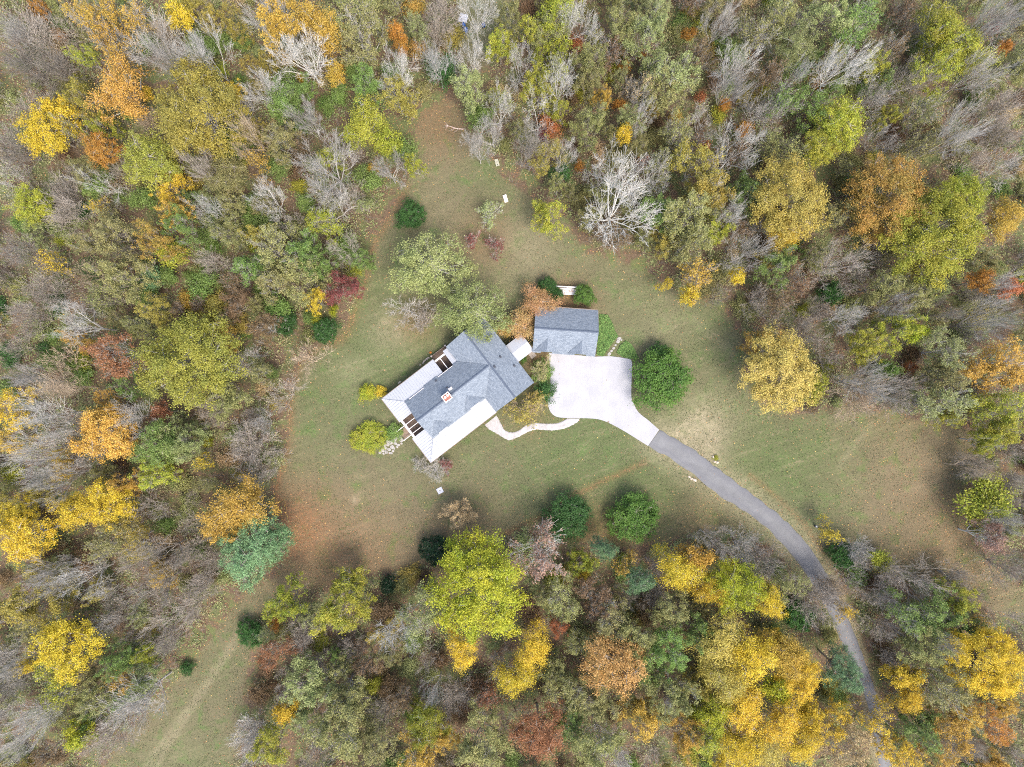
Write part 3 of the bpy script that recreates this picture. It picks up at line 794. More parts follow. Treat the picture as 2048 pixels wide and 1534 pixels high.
def segs_to_mesh(name, thick, thin):
    V, F = [], []; off = 0
    for sg, sd_ in ((thick, 7), (thin, 3)):
        if len(sg):
            v, f = seg_mesh(name, sg, sd_); V.append(v); F.append(f+off); off += len(v)
    me = mesh_np(name, np.concatenate(V), np.concatenate(F), smooth=True); me.materials.append(M['bark'])
    return me

def leaf_mesh(name, C, Nrm, size, tone, rng, mat, aspect=0.62):
    n = len(C)
    Nrm = Nrm/(np.linalg.norm(Nrm, axis=1, keepdims=True)+1e-9)
    r = rng.normal(size=(n, 3)); t = np.cross(Nrm, r); t /= np.linalg.norm(t, axis=1, keepdims=True)+1e-9; b = np.cross(Nrm, t)
    s = (size*rng.uniform(.6, 1.35, n))[:, None]; a = s*aspect
    V = np.stack([C+t*s, C+b*a+Nrm*s*.12, C-t*s, C-b*a+Nrm*s*.12], 1).reshape(-1, 3)
    F = np.arange(4*n).reshape(-1, 4)
    val = np.repeat(rng.uniform(.74, 1.22, n), 4)
    me = mesh_np(name, V, F, {'tone': np.repeat(np.clip(tone, 0, 1), 4), 'val': val}); me.materials.append(mat)
    return me

def grow(seed, Ht, R, trunk_f, n1, ang1, kids, wob, trop, fork_t=(.35, 1.0), shrink=(.5, .75), r_tr=None, rmin=.02, levels=4, stems=1):
    """recursive skeleton; returns thick and thin segments and the twig ends"""
    rr = random.Random(seed); thick, thin, ends = [], [], []
    r_tr = r_tr or Ht*.016
    def br(p, d, L, r, lv):
        n = (6, 6, 5, 4, 3, 2)[lv]; st = L/n; pts = [p.copy()]; dirs = []
        for i in range(n):
            d = (d + Vector((rr.gauss(0, 1), rr.gauss(0, 1), rr.gauss(0, .7)))*wob + Vector((0, 0, 1))*trop).normalized()
            q = p + d*st; ra, rb = r*(1-.62*i/n), r*(1-.62*(i+1)/n)
            (thick if lv <= 1 else thin).append((*p, *q, max(ra, rmin), max(rb, rmin*.8)))
            p = q; pts.append(p.copy()); dirs.append(d.copy())
        if lv >= levels: ends.append((p.copy(), d.copy())); return
        nk = kids[lv]
        for k in range(nk):
            t = fork_t[0] + (fork_t[1]-fork_t[0])*(k+rr.random())/nk if k < nk-1 else 1.0
            i = min(int(t*n), n-1); f = t*n-i; b = pts[i].lerp(pts[i+1], min(f, 1)); dd = dirs[i]
            ax = dd.orthogonal().normalized(); ax.rotate(Matrix.Rotation(rr.uniform(0, 2*math.pi), 3, dd))
            a = math.radians(rr.gauss(ang1[lv], 9) if k < nk-1 else rr.gauss(12, 6)); nd = dd.copy(); nd.rotate(Matrix.Rotation(a, 3, ax))
            br(b, nd, L*rr.uniform(*shrink)*(1.08-.35*t), r*(1-.62*t)*rr.uniform(.5, .72), lv+1)
    for s in range(stems):
        base = Vector((rr.gauss(0, .12), rr.gauss(0, .12), -.15)) if stems > 1 else Vector((0, 0, -.15))
        lean = Vector((rr.gauss(0, .25), rr.gauss(0, .25), 1)).normalized() if stems > 1 else Vector((rr.gauss(0, .04), rr.gauss(0, .04), 1)).normalized()
        th = Ht*trunk_f; q = base + lean*(th+.15)
        m = base.lerp(q, .5)
        thick.append((*base, *m, r_tr*1.25, r_tr*1.0)); thick.append((*m, *q, r_tr*1.0, r_tr*.85))
        for k in range(n1):
            az = 2*math.pi*(k+rr.uniform(-.3, .3))/n1; a = math.radians(rr.gauss(*ang1[-1])) if k else math.radians(8)
            d = Vector((math.sin(a)*math.cos(az), math.sin(a)*math.sin(az), math.cos(a)))
            p = base.lerp(q, rr.uniform(.72, 1.0))
            L = (Ht-th)*rr.uniform(.62, .8)
            br(p, d, L, r_tr*rr.uniform(.42, .6), 1)
    return thick, thin, ends

def norm_segs(th, tn, ends, Ht, R):
    """scale the skeleton so that crown radius and height are exactly R, Ht"""
    A = np.array(th+tn); xy = np.concatenate([A[:, 0:2], A[:, 3:5]]); rad = np.percentile(np.hypot(xy[:, 0], xy[:, 1]), 98.5); zt = np.percentile(A[:, 5], 99.7)
    sx, sz = R/rad, Ht/zt
    def f(L):
        a = np.array(L)
        if len(a) == 0: return a
        a[:, 0:2] *= sx; a[:, 3:5] *= sx; a[:, 2] *= sz; a[:, 5] *= sz; return a
    E = np.array([(e[0].x*sx, e[0].y*sx, e[0].z*sz) for e in ends])
    return f(th), f(tn), E

PROTO = {}      # kind -> list of (trunk mesh, crown mesh, height, radius)

def add_bare(kind, seed, Ht, R, **kw):
    th, tn, ends = grow(seed, Ht, R, **kw); th, tn, E = norm_segs(th, tn, ends, Ht, R)
    trunk = th[:2*kw.get('stems', 1)] if kw.get('stems', 1) == 1 else th[:2]
    v, f = seg_mesh('t', trunk, 9); tm = mesh_np('trunk', v, f, smooth=True); tm.materials.append(M['bark'])
    rest = th[2:]
    cm = segs_to_mesh('branches', rest, tn)
    PROTO.setdefault(kind, []).append((tm, cm, None, Ht, R)); return th, tn, E

# bare spreading, bare vase, fine hazy
for s in range(6):
    add_bare('B', 100+s, 15, 7.0, trunk_f=(.24, .18, .3, .22, .26, .2)[s], n1=(7, 5, 8, 6, 4, 7)[s], ang1=(0, (42, 50, 38, 46, 44, 40)[s], 44, 48, ((56, 62, 50, 58, 44, 60)[s], 14)), kids=(0, 6, 6, 5), wob=(.15, .2, .12, .18, .16, .13)[s], trop=(.04, .02, .06, .03, .05, .04)[s], levels=4, r_tr=.22, rmin=.018)
for s in range(4):
    add_bare('V', 200+s, 15, 5.8, trunk_f=(.22, .3, .16, .24)[s], n1=(7, 5, 8, 6)[s], ang1=(0, 30, 32, 36, ((36, 30, 42, 34)[s], 9)), kids=(0, 6, 6, 5), wob=(.07, .10, .06, .12)[s], trop=.08, levels=4, r_tr=.17, rmin=.017)
for s in range(5):
    add_bare('F', 300+s, 9, 4.8, trunk_f=.08, n1=(5, 4, 6, 5, 4)[s], ang1=(0, 36, 38, 42, ((44, 36, 50, 40, 55)[s], 15)), kids=(0, 5, 5, 3), wob=(.12, .16, .09, .14, .18)[s], trop=.03, levels=4, r_tr=.09, stems=(3, 2, 3, 4, 2)[s], rmin=.019)

# sparse leafy: bare skeleton with leaves on part of the twig ends
def add_sparse(kind, seed, Ht, R, nl, leaf, spread, **kw):
    th, tn, ends = grow(seed, Ht, R, **kw); th, tn, E = norm_segs(th, tn, ends, Ht, R)
    v, f = seg_mesh('t', th[:2], 9); tm = mesh_np('trunk', v, f, smooth=True); tm.materials.append(M['bark'])
    cm = segs_to_mesh('branches', th[2:], tn)
    rng = np.random.default_rng(seed); n = len(E)
    ph = rng.uniform(0, 6.28, 3); dens = .5+.5*np.sin(E[:, 0]*.9+ph[0])*np.sin(E[:, 1]*.9+ph[1])*1.0
    keep = rng.uniform(size=n) < .12+.42*dens; E = E[keep]
    idx = rng.integers(0, len(E), nl); C = E[idx] + rng.normal(size=(nl, 3))*spread*np.array([1, 1, .7])
    ct = rng.uniform(size=len(E)); tone = .55*ct[idx]+.45*rng.uniform(size=nl)
    Nn = rng.normal(size=(nl, 3))*.7 + np.array([0, 0, .9])
    lm = leaf_mesh('leaves', C, Nn, leaf, tone, rng, M['leaf'])
    PROTO.setdefault(kind, []).append((tm, cm, lm, Ht, R))
for s in range(4):
    add_sparse('S', 400+s, 14, 5.0, (9000, 7200, 10500, 6000)[s], .13, .27, trunk_f=.22, n1=6, ang1=(0, 38, 40, 42, (42, 13)), kids=(0, 6, 5, 4), wob=.12, trop=.06, levels=4, r_tr=.2)
for s in range(2):   # thin crown: mostly twigs
    add_sparse('T', 450+s, 10, 4.5, 1900, .14, .22, trunk_f=.14, n1=6, ang1=(0, 38, 40, 42, (45, 13)), kids=(0, 7, 5, 4), wob=.10, trop=.05, levels=4, r_tr=.13, stems=1)

def add_leafy(kind, seed, Ht, R, base_f, nb, ncl, per, clump, leaf, mat='leaf', dome=.42, flat=.55, upb=.75, rough=.22, aspect=.62, irr=.6, stray=.2, sep=.85):
    rng = np.random.default_rng(seed)
    zb = Ht*base_f; hz = (Ht-zb)
    # boughs: centres of domes spread through an ellipsoid
    B = []
    k = 0
    ph = rng.uniform(0, 6.28, 3)
    def foot(a): return 1 - irr*(.45+.45*(.5*math.sin(2*a+ph[0])+.45*math.sin(3*a+ph[1])+.35*math.sin(5*a+ph[2])))
    while len(B) < nb and k < 4000:
        k += 1
        d = rng.normal(size=3); d /= np.linalg.norm(d); d[2] = abs(d[2])*1.0 - .25
        rr = rng.uniform(.45, 1.0)**.6*(1-dome)
        rr *= foot(math.atan2(d[1], d[0]))
        c = np.array([d[0]*R*rr, d[1]*R*rr, zb + hz*(.40+.42*d[2]*rr/(1-dome)*.9+rng.normal(0, .06))])
        if all(np.linalg.norm((c-b)*np.array([1, 1, .8])) > R*dome*sep for b in B): B.append(c)
        elif k % 150 == 0 and B: B.append(c)
    B = np.array(B); BR = R*dome*rng.uniform(.72, 1.15, len(B))
    # clumps on the domes
    bi = rng.integers(0, len(B), ncl)
    d = rng.normal(size=(ncl, 3)); d /= np.linalg.norm(d, axis=1, keepdims=True); d[:, 2] = np.where(d[:, 2] < -.25, -d[:, 2]*.6, d[:, 2])
    d[:, 2] += .15; d /= np.linalg.norm(d, axis=1, keepdims=True)
    rad = BR[bi]*(1-np.abs(rng.normal(0, rough, ncl)))
    CC = B[bi] + d*rad[:, None]*np.array([1, 1, flat*1.25])
    li = rng.integers(0, ncl, ncl*per); n = len(li)
    off = rng.normal(size=(n, 3))*clump*np.array([1, 1, .6])
    off[rng.uniform(size=n) < stray] *= 2.0
    C = CC[li]+off
    q = R/np.percentile(np.hypot(C[:, 0], C[:, 1]), 96.5); C[:, :2] *= q; CC[:, :2] *= q; B[:, :2] *= q
    cen = np.array([0, 0, zb+hz*.35])
    out = C-cen; out /= np.linalg.norm(out, axis=1, keepdims=True)+1e-6
    Nn = np.array([0, 0, 1.])*upb + out*.6 + rng.normal(size=(n, 3))*.75
    ct = rng.uniform(size=ncl); cb = rng.uniform(size=len(B)); tone = .36*ct[li]+.42*cb[bi][li]+.22*rng.uniform(size=n)
    lm = leaf_mesh('leaves', C, Nn, leaf, tone, rng, M[mat], aspect)
    # trunk and limbs
    rr_ = random.Random(seed); tr = max(Ht*.016, .06)
    th = [(0, 0, -.15, 0, 0, zb*.6+.1, tr*1.3, tr), (0, 0, zb*.6+.1, 0, 0, zb+hz*.3, tr, tr*.8)]
    tn = []
    for b in B:
        p = np.array([0, 0, zb*rr_.uniform(.7, 1)+hz*rr_.uniform(.05, .25)]); m = p*.45+b*.55+np.array([0, 0, -.05*hz])
        th.append((*p, *m, tr*.5, tr*.35)); th.append((*m, *b, tr*.35, tr*.18))
    for i in rng.choice(ncl, min(ncl, 260), replace=False):
        tn.append((*B[bi[i]], *CC[i], tr*.16, .015))
    tm = segs_to_mesh('trunk', th, tn)
    PROTO.setdefault(kind, []).append((tm, None, lm, Ht, R))

for s in range(4): add_leafy('O', 500+s, 15, 6.0, .20, 30, 260, 62, .26, .125, dome=.27, rough=.34, irr=.45)
for s in range(4): add_leafy('Q', 520+s, 15, 6.0, .20, 24, 200, 54, .30, .125, dome=.27, rough=.45, stray=.36, irr=.75, sep=1.0)      # looser, gappy
for s in range(3): add_leafy('G', 530+s, 18, 8.5, .20, 60, 560, 62, .28, .13, dome=.20, rough=.34, irr=.22)      # giant crown
for s in range(3): add_leafy('o', 535+s, 9, 3.0, .20, 14, 100, 40, .22, .13, dome=.34, rough=.34, irr=.6)                # small full crown
for s in range(4): add_leafy('E', 540+s, 8, 4.0, .03, 34, 300, 46, .19, .115, dome=.27, rough=.25, upb=.6, irr=.26, stray=.1)   # dense evergreen
for s in range(3): add_leafy('H', 560+s, 2.6, 2.0, .04, 14, 110, 40, .14, .085, dome=.36, rough=.3, irr=.5)  # shrub
for s in range(2): add_leafy('P', 580+s, 15, 5.5, .20, 34, 260, 70, .2, .17, mat='needle', dome=.25, rough=.28, aspect=.2, upb=.45)
for s in range(3): add_leafy('L', 600+s, 6.5, 3.2, .12, 14, 120, 36, .26, .13, dome=.33, rough=.4, stray=.3, irr=.7)  # understorey sapling
for s in range(3): add_leafy('U', 640+s, 3.2, 2.8, .05, 12, 100, 30, .24, .115, dome=.33, rough=.4, stray=.35, irr=.7)  # bush

# ------------------------------------------------------------------ palettes
LC = {  # leaf colours a, b
 'ye': ((.68,.48,.04), (.52,.41,.05)), 'go': ((.56,.35,.06), (.42,.30,.065)), 'to': ((.50,.31,.115), (.42,.26,.08)), 'yy': ((.52,.41,.085), (.34,.31,.08)), 'or': ((.50,.20,.04), (.42,.25,.06)), 'lo': ((.63,.41,.10), (.55,.32,.06)), 'py': ((.54,.43,.13), (.44,.37,.085)), 'yo': ((.40,.36,.06), (.22,.24,.05)), 'sr': ((.48,.24,.12), (.33,.27,.09)), 'ru': ((.31,.15,.075), (.26,.115,.055)),
 'yg': ((.42,.38,.045), (.21,.27,.04)), 'ly': ((.44,.40,.03), (.22,.30,.03)), 'ol': ((.30,.275,.10), (.20,.215,.08)), 'gr': ((.13,.225,.05), (.21,.27,.075)),
 'dg': ((.036,.10,.026), (.065,.145,.034)), 'xg': ((.014,.042,.020), (.022,.055,.022)), 'mg': ((.055,.13,.024), (.125,.215,.038)), 'bg': ((.12,.225,.10), (.20,.315,.14)), 'pg': ((.34,.355,.15), (.22,.26,.09)), 'sg': ((.37,.385,.15), (.21,.255,.085)), 'bn': ((.20,.31,.03), (.40,.39,.04)),
 're': ((.25,.065,.06), (.19,.08,.06)), 'rd': ((.42,.14,.06), (.38,.18,.07)), 'br': ((.20,.13,.07), (.15,.10,.05)), 'pk': ((.36,.22,.17), (.28,.17,.12)),
 'oy': ((.40,.31,.055), (.24,.22,.06)), 'og': ((.46,.25,.06), (.24,.22,.05)), 'gy': ((.38,.34,.035), (.12,.19,.03)), 'tn': ((.46,.36,.19), (.38,.28,.13))}
BK = {'w': (.54,.515,.46), 'g': (.45,.42,.37), 'p': (.385,.335,.275), 'd': (.275,.245,.205), 't': (.50,.39,.27)}
COLWORD = {'ye':'bright yellow','go':'golden','or':'orange','ru':'rust brown','yg':'yellow-green','yy':'olive-gold','sg':'pale sage green','bn':'bright green','to':'tan-orange','lo':'pale orange','py':'pale yellow','yo':'olive-yellow','sr':'salmon and olive','ly':'lime yellow','ol':'olive','gr':'green','dg':'dark green','xg':'blackish green','mg':'glossy green',
 'bg':'blue-green','pg':'pale sage green','re':'burgundy','rd':'red-orange','br':'brown','pk':'pinkish brown','oy':'olive yellow','og':'orange and olive','gy':'mixed green and yellow','tn':'tan'}
BARKWORD = {'w':'chalky white','g':'grey','p':'pinkish grey','d':'dark grey','t':'tan'}

# crowns read off the aerial plan: x y radius kind colour [bark] [height]
TREES = '''
60 60 52 F p;30 115 55 F d;130 45 45 F p;45 205 52 F p;18 290 50 F d;105 130 45 F d;80 18 15 S or;180 18 42 S go;215 62 46 T go;160 105 24 S yg;115 66 13 L or;240 110 40 T go
300 85 58 V g;400 100 66 V w;335 120 48 V g;350 22 30 O ye;225 168 66 Q lo;160 200 30 S oy;72 252 56 O ye;110 215 34 Q ye;130 245 34 T oy;188 290 36 O or;200 252 25 S yg;375 205 92 G oy;290 185 15 L ye;466 182 22 S ye;280 312 58 O yo;335 372 34 S ye;440 342 44 O ol
400 335 42 V p;172 355 38 B w;225 340 30 F p;490 262 46 B t;480 215 30 F g;15 355 44 F g;120 380 40 F p;50 405 40 O yg;20 60 40 V g;260 30 40 T go
560 28 56 S go;640 40 52 Q go;600 105 74 B w;530 25 45 V w;555 190 46 Q gr;600 190 34 S gr;665 136 22 O go;690 130 14 L or;602 155 10 L ye;730 72 52 S ol;700 22 46 S ol;790 55 22 O or;800 80 16 O or;835 48 24 S pg;790 130 50 B w;872 112 58 B w;790 190 44 S oy;885 135 34 L dg;740 172 36 S gr
722 238 56 Q yg;768 276 30 Q yg;805 295 30 L gr;830 330 20 S yg;530 172 46 V w;612 232 44 V g;650 330 84 B g;770 330 44 B g;745 338 14 L go;530 392 44 B w;560 280 36 S ol;510 320 30 T go;700 300 34 F p;600 290 30 T br
950 12 46 B w;940 98 42 B w;1000 85 30 S yg;930 170 40 S pg;1000 205 46 B w;962 232 28 L gr;985 258 40 B g;955 283 38 V g;880 20 40 F p;870 60 30 F p;1020 30 30 S ol
1040 118 46 B w;1120 22 46 S yg;1145 25 52 B w;1190 55 40 B w;1152 86 19 L rd;1380 65 15 L or;1250 132 15 L or;1286 105 12 L or;1206 190 20 S go;1240 206 14 L or;1250 262 20 O ye;1352 232 14 L go;1402 192 13 L rd;1450 206 14 L or;1490 256 18 L or;1410 292 13 L rd;1290 318 15 L rd;1160 330 12 L or
1300 70 50 S pg;1350 135 50 S pg;1240 42 38 S ol;1290 165 40 T tn;1335 175 44 S ol;1100 62 38 S ol;1185 115 34 S ol;1080 175 36 S yg;1060 60 30 S yg;1080 212 54 B w;1122 152 54 B w;1282 172 36 B g;1290 222 34 B w;1480 122 50 V w;1450 32 44 V g;1470 165 40 V g;1232 322 64 B w;1312 332 50 B w;1482 292 62 B w;1352 265 42 T ol;1392 330 50 S oy;1420 372 48 S oy;1062 292 50 V d;1132 302 34 B w;1096 312 34 S oy;1090 264 17 L re;1122 345 24 L dg;1230 100 40 T br;1400 110 40 T br;1410 240 40 F g;1180 250 36 S ol;1520 60 44 T ol;1540 140 40 T br;1530 220 44 F g;1560 30 40 S ol
1605 76 44 O pg;1690 122 58 B w;1742 112 48 B w;1600 142 30 B w;1660 25 42 S pg;1722 42 46 S gr;1895 32 54 Q yg;1942 95 58 Q yg;1900 80 40 S yg;2000 30 58 V g;1990 55 17 L re;1832 152 46 F p;1870 142 40 S yg;2012 92 15 L or;1972 132 46 V g;1810 20 36 T br;1790 90 34 T br;2030 140 40 S ol
1692 235 54 O yg;1655 280 46 O yg;1772 272 40 F g;1930 262 58 V g;2012 200 50 F p;2010 262 46 F p;1852 212 42 T ol;1640 172 15 L or;1565 205 42 T gr;1620 210 36 S gr;1850 280 40 T ol;1760 190 36 F g;1580 300 36 T ol;1540 280 36 T ol;1960 320 44 F p;2030 330 44 F g
1793 392 84 G og;1890 462 100 G yg;1945 385 48 O yg;1592 388 82 G yy;1570 450 44 Q ye;2030 430 46 Q go;1500 380 36 S gr;1700 430 36 S ol
1240 402 108 B w;1102 425 38 S yg;1390 430 58 S ol;1382 482 48 S ol;1432 452 30 S yg;1468 430 44 V w;1502 502 54 V g;1390 546 46 T go;1384 588 22 O ye;1480 550 18 O ye;1332 568 13 S ye;1520 592 38 F p;1545 625 36 F p;1530 520 12 L or;1330 480 30 S oy;1440 590 30 F d;1320 420 36 S gr
1692 520 60 B p;1712 558 44 F p;1665 586 26 E dg;1560 532 36 S gr;1592 562 40 T br;1700 632 40 B g;1800 612 36 B g;1610 662 40 F d;1662 702 44 F p;1742 762 54 V g;1800 662 38 S yg;1842 664 22 O ly;1740 692 32 S yg;1980 556 26 O or;2035 572 24 O rd;2016 566 40 B g;1910 622 34 B p;1990 642 48 V g;2010 722 62 S go;1826 736 15 L rd;1890 702 44 S pg;1852 762 38 F p;1780 742 24 L gr;1560 600 36 F br;1640 620 30 F p;1770 570 36 S ol;1950 590 26 F d;1900 760 40 S ol;1960 780 40 F p;1830 580 34 S ol
1572 742 84 G py;1632 772 34 Q yg;1530 690 34 S go;1720 792 56 F t;1800 786 48 F p;1892 812 44 S pg;1905 838 24 S yg;2012 812 48 S yg;2010 858 40 S yg;1980 884 28 S yg;1845 800 38 F g;2030 900 40 F p;1960 935 30 F p
122 422 44 F p;196 414 22 T ye;222 462 48 S ol;312 482 38 S og;335 502 34 L yg;362 452 34 S gr;350 420 30 S go;412 420 46 B w;25 502 44 F d;96 522 32 T ye;82 572 48 F p;162 542 36 F t;242 552 48 S ol;302 552 26 L bg;332 552 22 L gr;142 648 58 B w;42 632 54 F p;300 622 34 S oy;370 600 20 L go;222 702 54 S ru;102 742 56 F t;52 762 44 V g;360 722 98 G yo;446 672 28 S go;492 722 36 F g;522 742 26 S ol;470 560 34 F br;420 520 40 F p;450 460 36 S ol;200 600 36 T ol;260 500 30 F p;20 690 34 F p;400 570 34 L gr;470 610 30 S br;180 480 30 S ol
572 442 36 F p;660 400 56 B g;646 450 36 S yg;682 492 40 B p;722 522 26 S gr;560 502 54 S ol;606 510 40 S gr;520 470 30 S oy;610 562 44 S ol;505 495 10 L ly;500 540 40 S gr;550 560 40 S ol;680 580 34 S re;630 602 22 S ye;665 620 12 L ly;630 636 12 L ly;565 640 30 E dg;650 660 28 E dg;516 582 16 L gr;612 722 46 F t;541 745 14 L gr;560 790 44 F p;640 520 30 S gr;530 660 30 S br;700 380 30 F p
82 830 64 V w;110 775 44 V t;188 872 60 O lo;212 830 30 Q go;266 832 46 V g;312 826 20 O ru;300 892 50 O gr;340 880 40 S pg;60 902 58 V g;84 962 58 V g;302 952 36 S yg;372 882 34 S pg;492 892 50 F p;140 1022 48 Q ye;200 1012 50 O ye;30 1080 58 O ye;20 1030 36 O ye;462 1020 70 Q go;440 1050 44 S go;292 1022 42 F p;488 1108 72 P bg;545 1090 34 P bg;412 882 13 L ly;402 922 22 T ye;92 1150 50 V g;202 1082 40 S ol;302 1112 56 B p;382 1052 40 F p;372 1102 40 F p;160 920 40 F g;20 820 40 S ye;15 880 34 S go;240 970 30 S go;120 860 40 V g;420 820 36 F p;450 800 40 S ol;260 1080 40 S oy;520 850 30 F g;540 930 34 F p;500 960 34 F p
52 1202 56 S oy;150 1162 54 B w;108 1305 64 O ye;102 1370 46 S yg;292 1182 56 B p;322 1252 56 F p;372 1222 46 F p;320 1150 30 S go;282 1312 24 S yg;262 1412 74 V g;142 1482 32 O ly;62 1442 56 V g;242 1365 24 S go;330 1292 40 F p;22 1342 40 V g;202 1482 46 F p;20 1492 44 V g;200 1260 40 F g;400 1170 36 F p;180 1400 34 S ol;60 1260 30 S ol;230 1320 30 S gr;90 1510 36 S br;280 1360 30 S pg;420 1120 30 F p
570 1200 42 S gy;546 1250 15 L or;680 1218 54 S yg;700 1180 40 S yg;780 1268 70 B w;842 1222 48 S pg;952 1192 108 G ly;922 1312 40 Q ye;550 1312 36 S ru;602 1272 36 F p;612 1372 50 S pg;682 1392 46 S ol;566 1432 28 O ye;620 1472 40 F g;682 1472 56 S ol;752 1482 50 S ol;850 1460 46 O gy;892 1482 26 S go;870 1392 36 B g;912 1392 36 F p;830 1522 40 S go;962 1492 56 S ol;975 1400 30 F ru;775 1172 18 E xg;745 1372 18 L yg;762 1420 40 F p;800 1400 34 F br;560 1380 36 F p;640 1320 36 F p;730 1330 34 T br;500 1480 46 F g;540 1500 36 S yg;890 1430 30 F p
1080 1112 64 T pk;1165 1128 26 S gy;1168 1150 16 L ye;1285 1170 30 P bg;1210 1105 28 P bg;1370 1150 52 Q ye;1400 1120 34 Q go;1480 1180 58 O ly;1430 1190 40 Q ye;1070 1302 46 Q ye;1030 1368 42 Q ye;1120 1255 19 S rd;1235 1345 66 O to;1080 1478 58 O ru;1450 1290 62 Q yy;1510 1330 62 Q ye;1460 1370 54 Q yy;1580 1320 54 Q go;1610 1362 46 O ye;1560 1385 34 Q ly;1500 1430 56 Q ye;1575 1455 50 Q ye;1430 1440 46 Q ly;1612 1505 42 Q ye;1540 1515 46 Q yy;1630 1440 30 Q ye;1292 1450 40 S go;1280 1282 44 S ol;1182 1402 46 S ol;1132 1392 44 S ol;1342 1402 46 S ol;1202 1492 50 S ol;1242 1522 46 F g;1340 1310 42 S gr;1300 1340 34 S gr;1410 1482 44 S yg;1372 1470 40 S go;1490 1510 50 Q ye;1170 1300 36 S ol;1230 1250 40 S ol;1130 1440 34 S gr;1260 1200 30 F p;1190 1200 40 S br;1130 1200 40 S ol;1340 1220 40 S ol;1250 1130 30 T go;1390 1270 36 S gr;1310 1510 40 F p;1030 1450 40 F d;1440 1090 44 B p;1490 1100 40 F g;1540 1140 46 F p;1580 1180 40 S ol;1460 1130 15 L ye;1550 1210 40 Q ye;1000 1340 34 F p
1640 1205 54 F p;1668 1180 30 F t;1600 1230 34 E dg;1700 1355 46 P bg;1822 1362 34 Q ye;1832 1402 38 Q ye;1755 1440 36 T ye;2002 1342 78 G ye;2002 1460 32 S or;1902 1372 52 S ol;1880 1222 44 S gr;1922 1200 36 S yg;1720 1150 40 F p;1765 1200 44 F p;1690 1222 24 T ye;1900 1290 42 B g;1780 1260 42 F p;1900 1492 50 S go;1850 1300 44 S ol;1800 1320 36 F p;1850 1470 44 S gr;1690 1112 30 E dg;1940 1440 36 S go;1950 1500 40 F p;2030 1250 40 F p;1980 1280 30 S go;1830 1230 44 S gr;2040 1510 40 F p;1800 1510 40 S ye;1660 1450 40 S ye;1700 1500 44 S tn;1850 1160 56 F p;1920 1160 30 F p;1790 1150 34 F p
1975 1000 54 L gy;1985 1080 36 S pk;1665 1068 26 T ye;1765 1122 28 L yg;1720 1105 30 F g;2022 1040 40 V g;1965 940 32 B t;2035 970 36 F p;2030 1140 44 F p;1960 1190 20 F p
'''
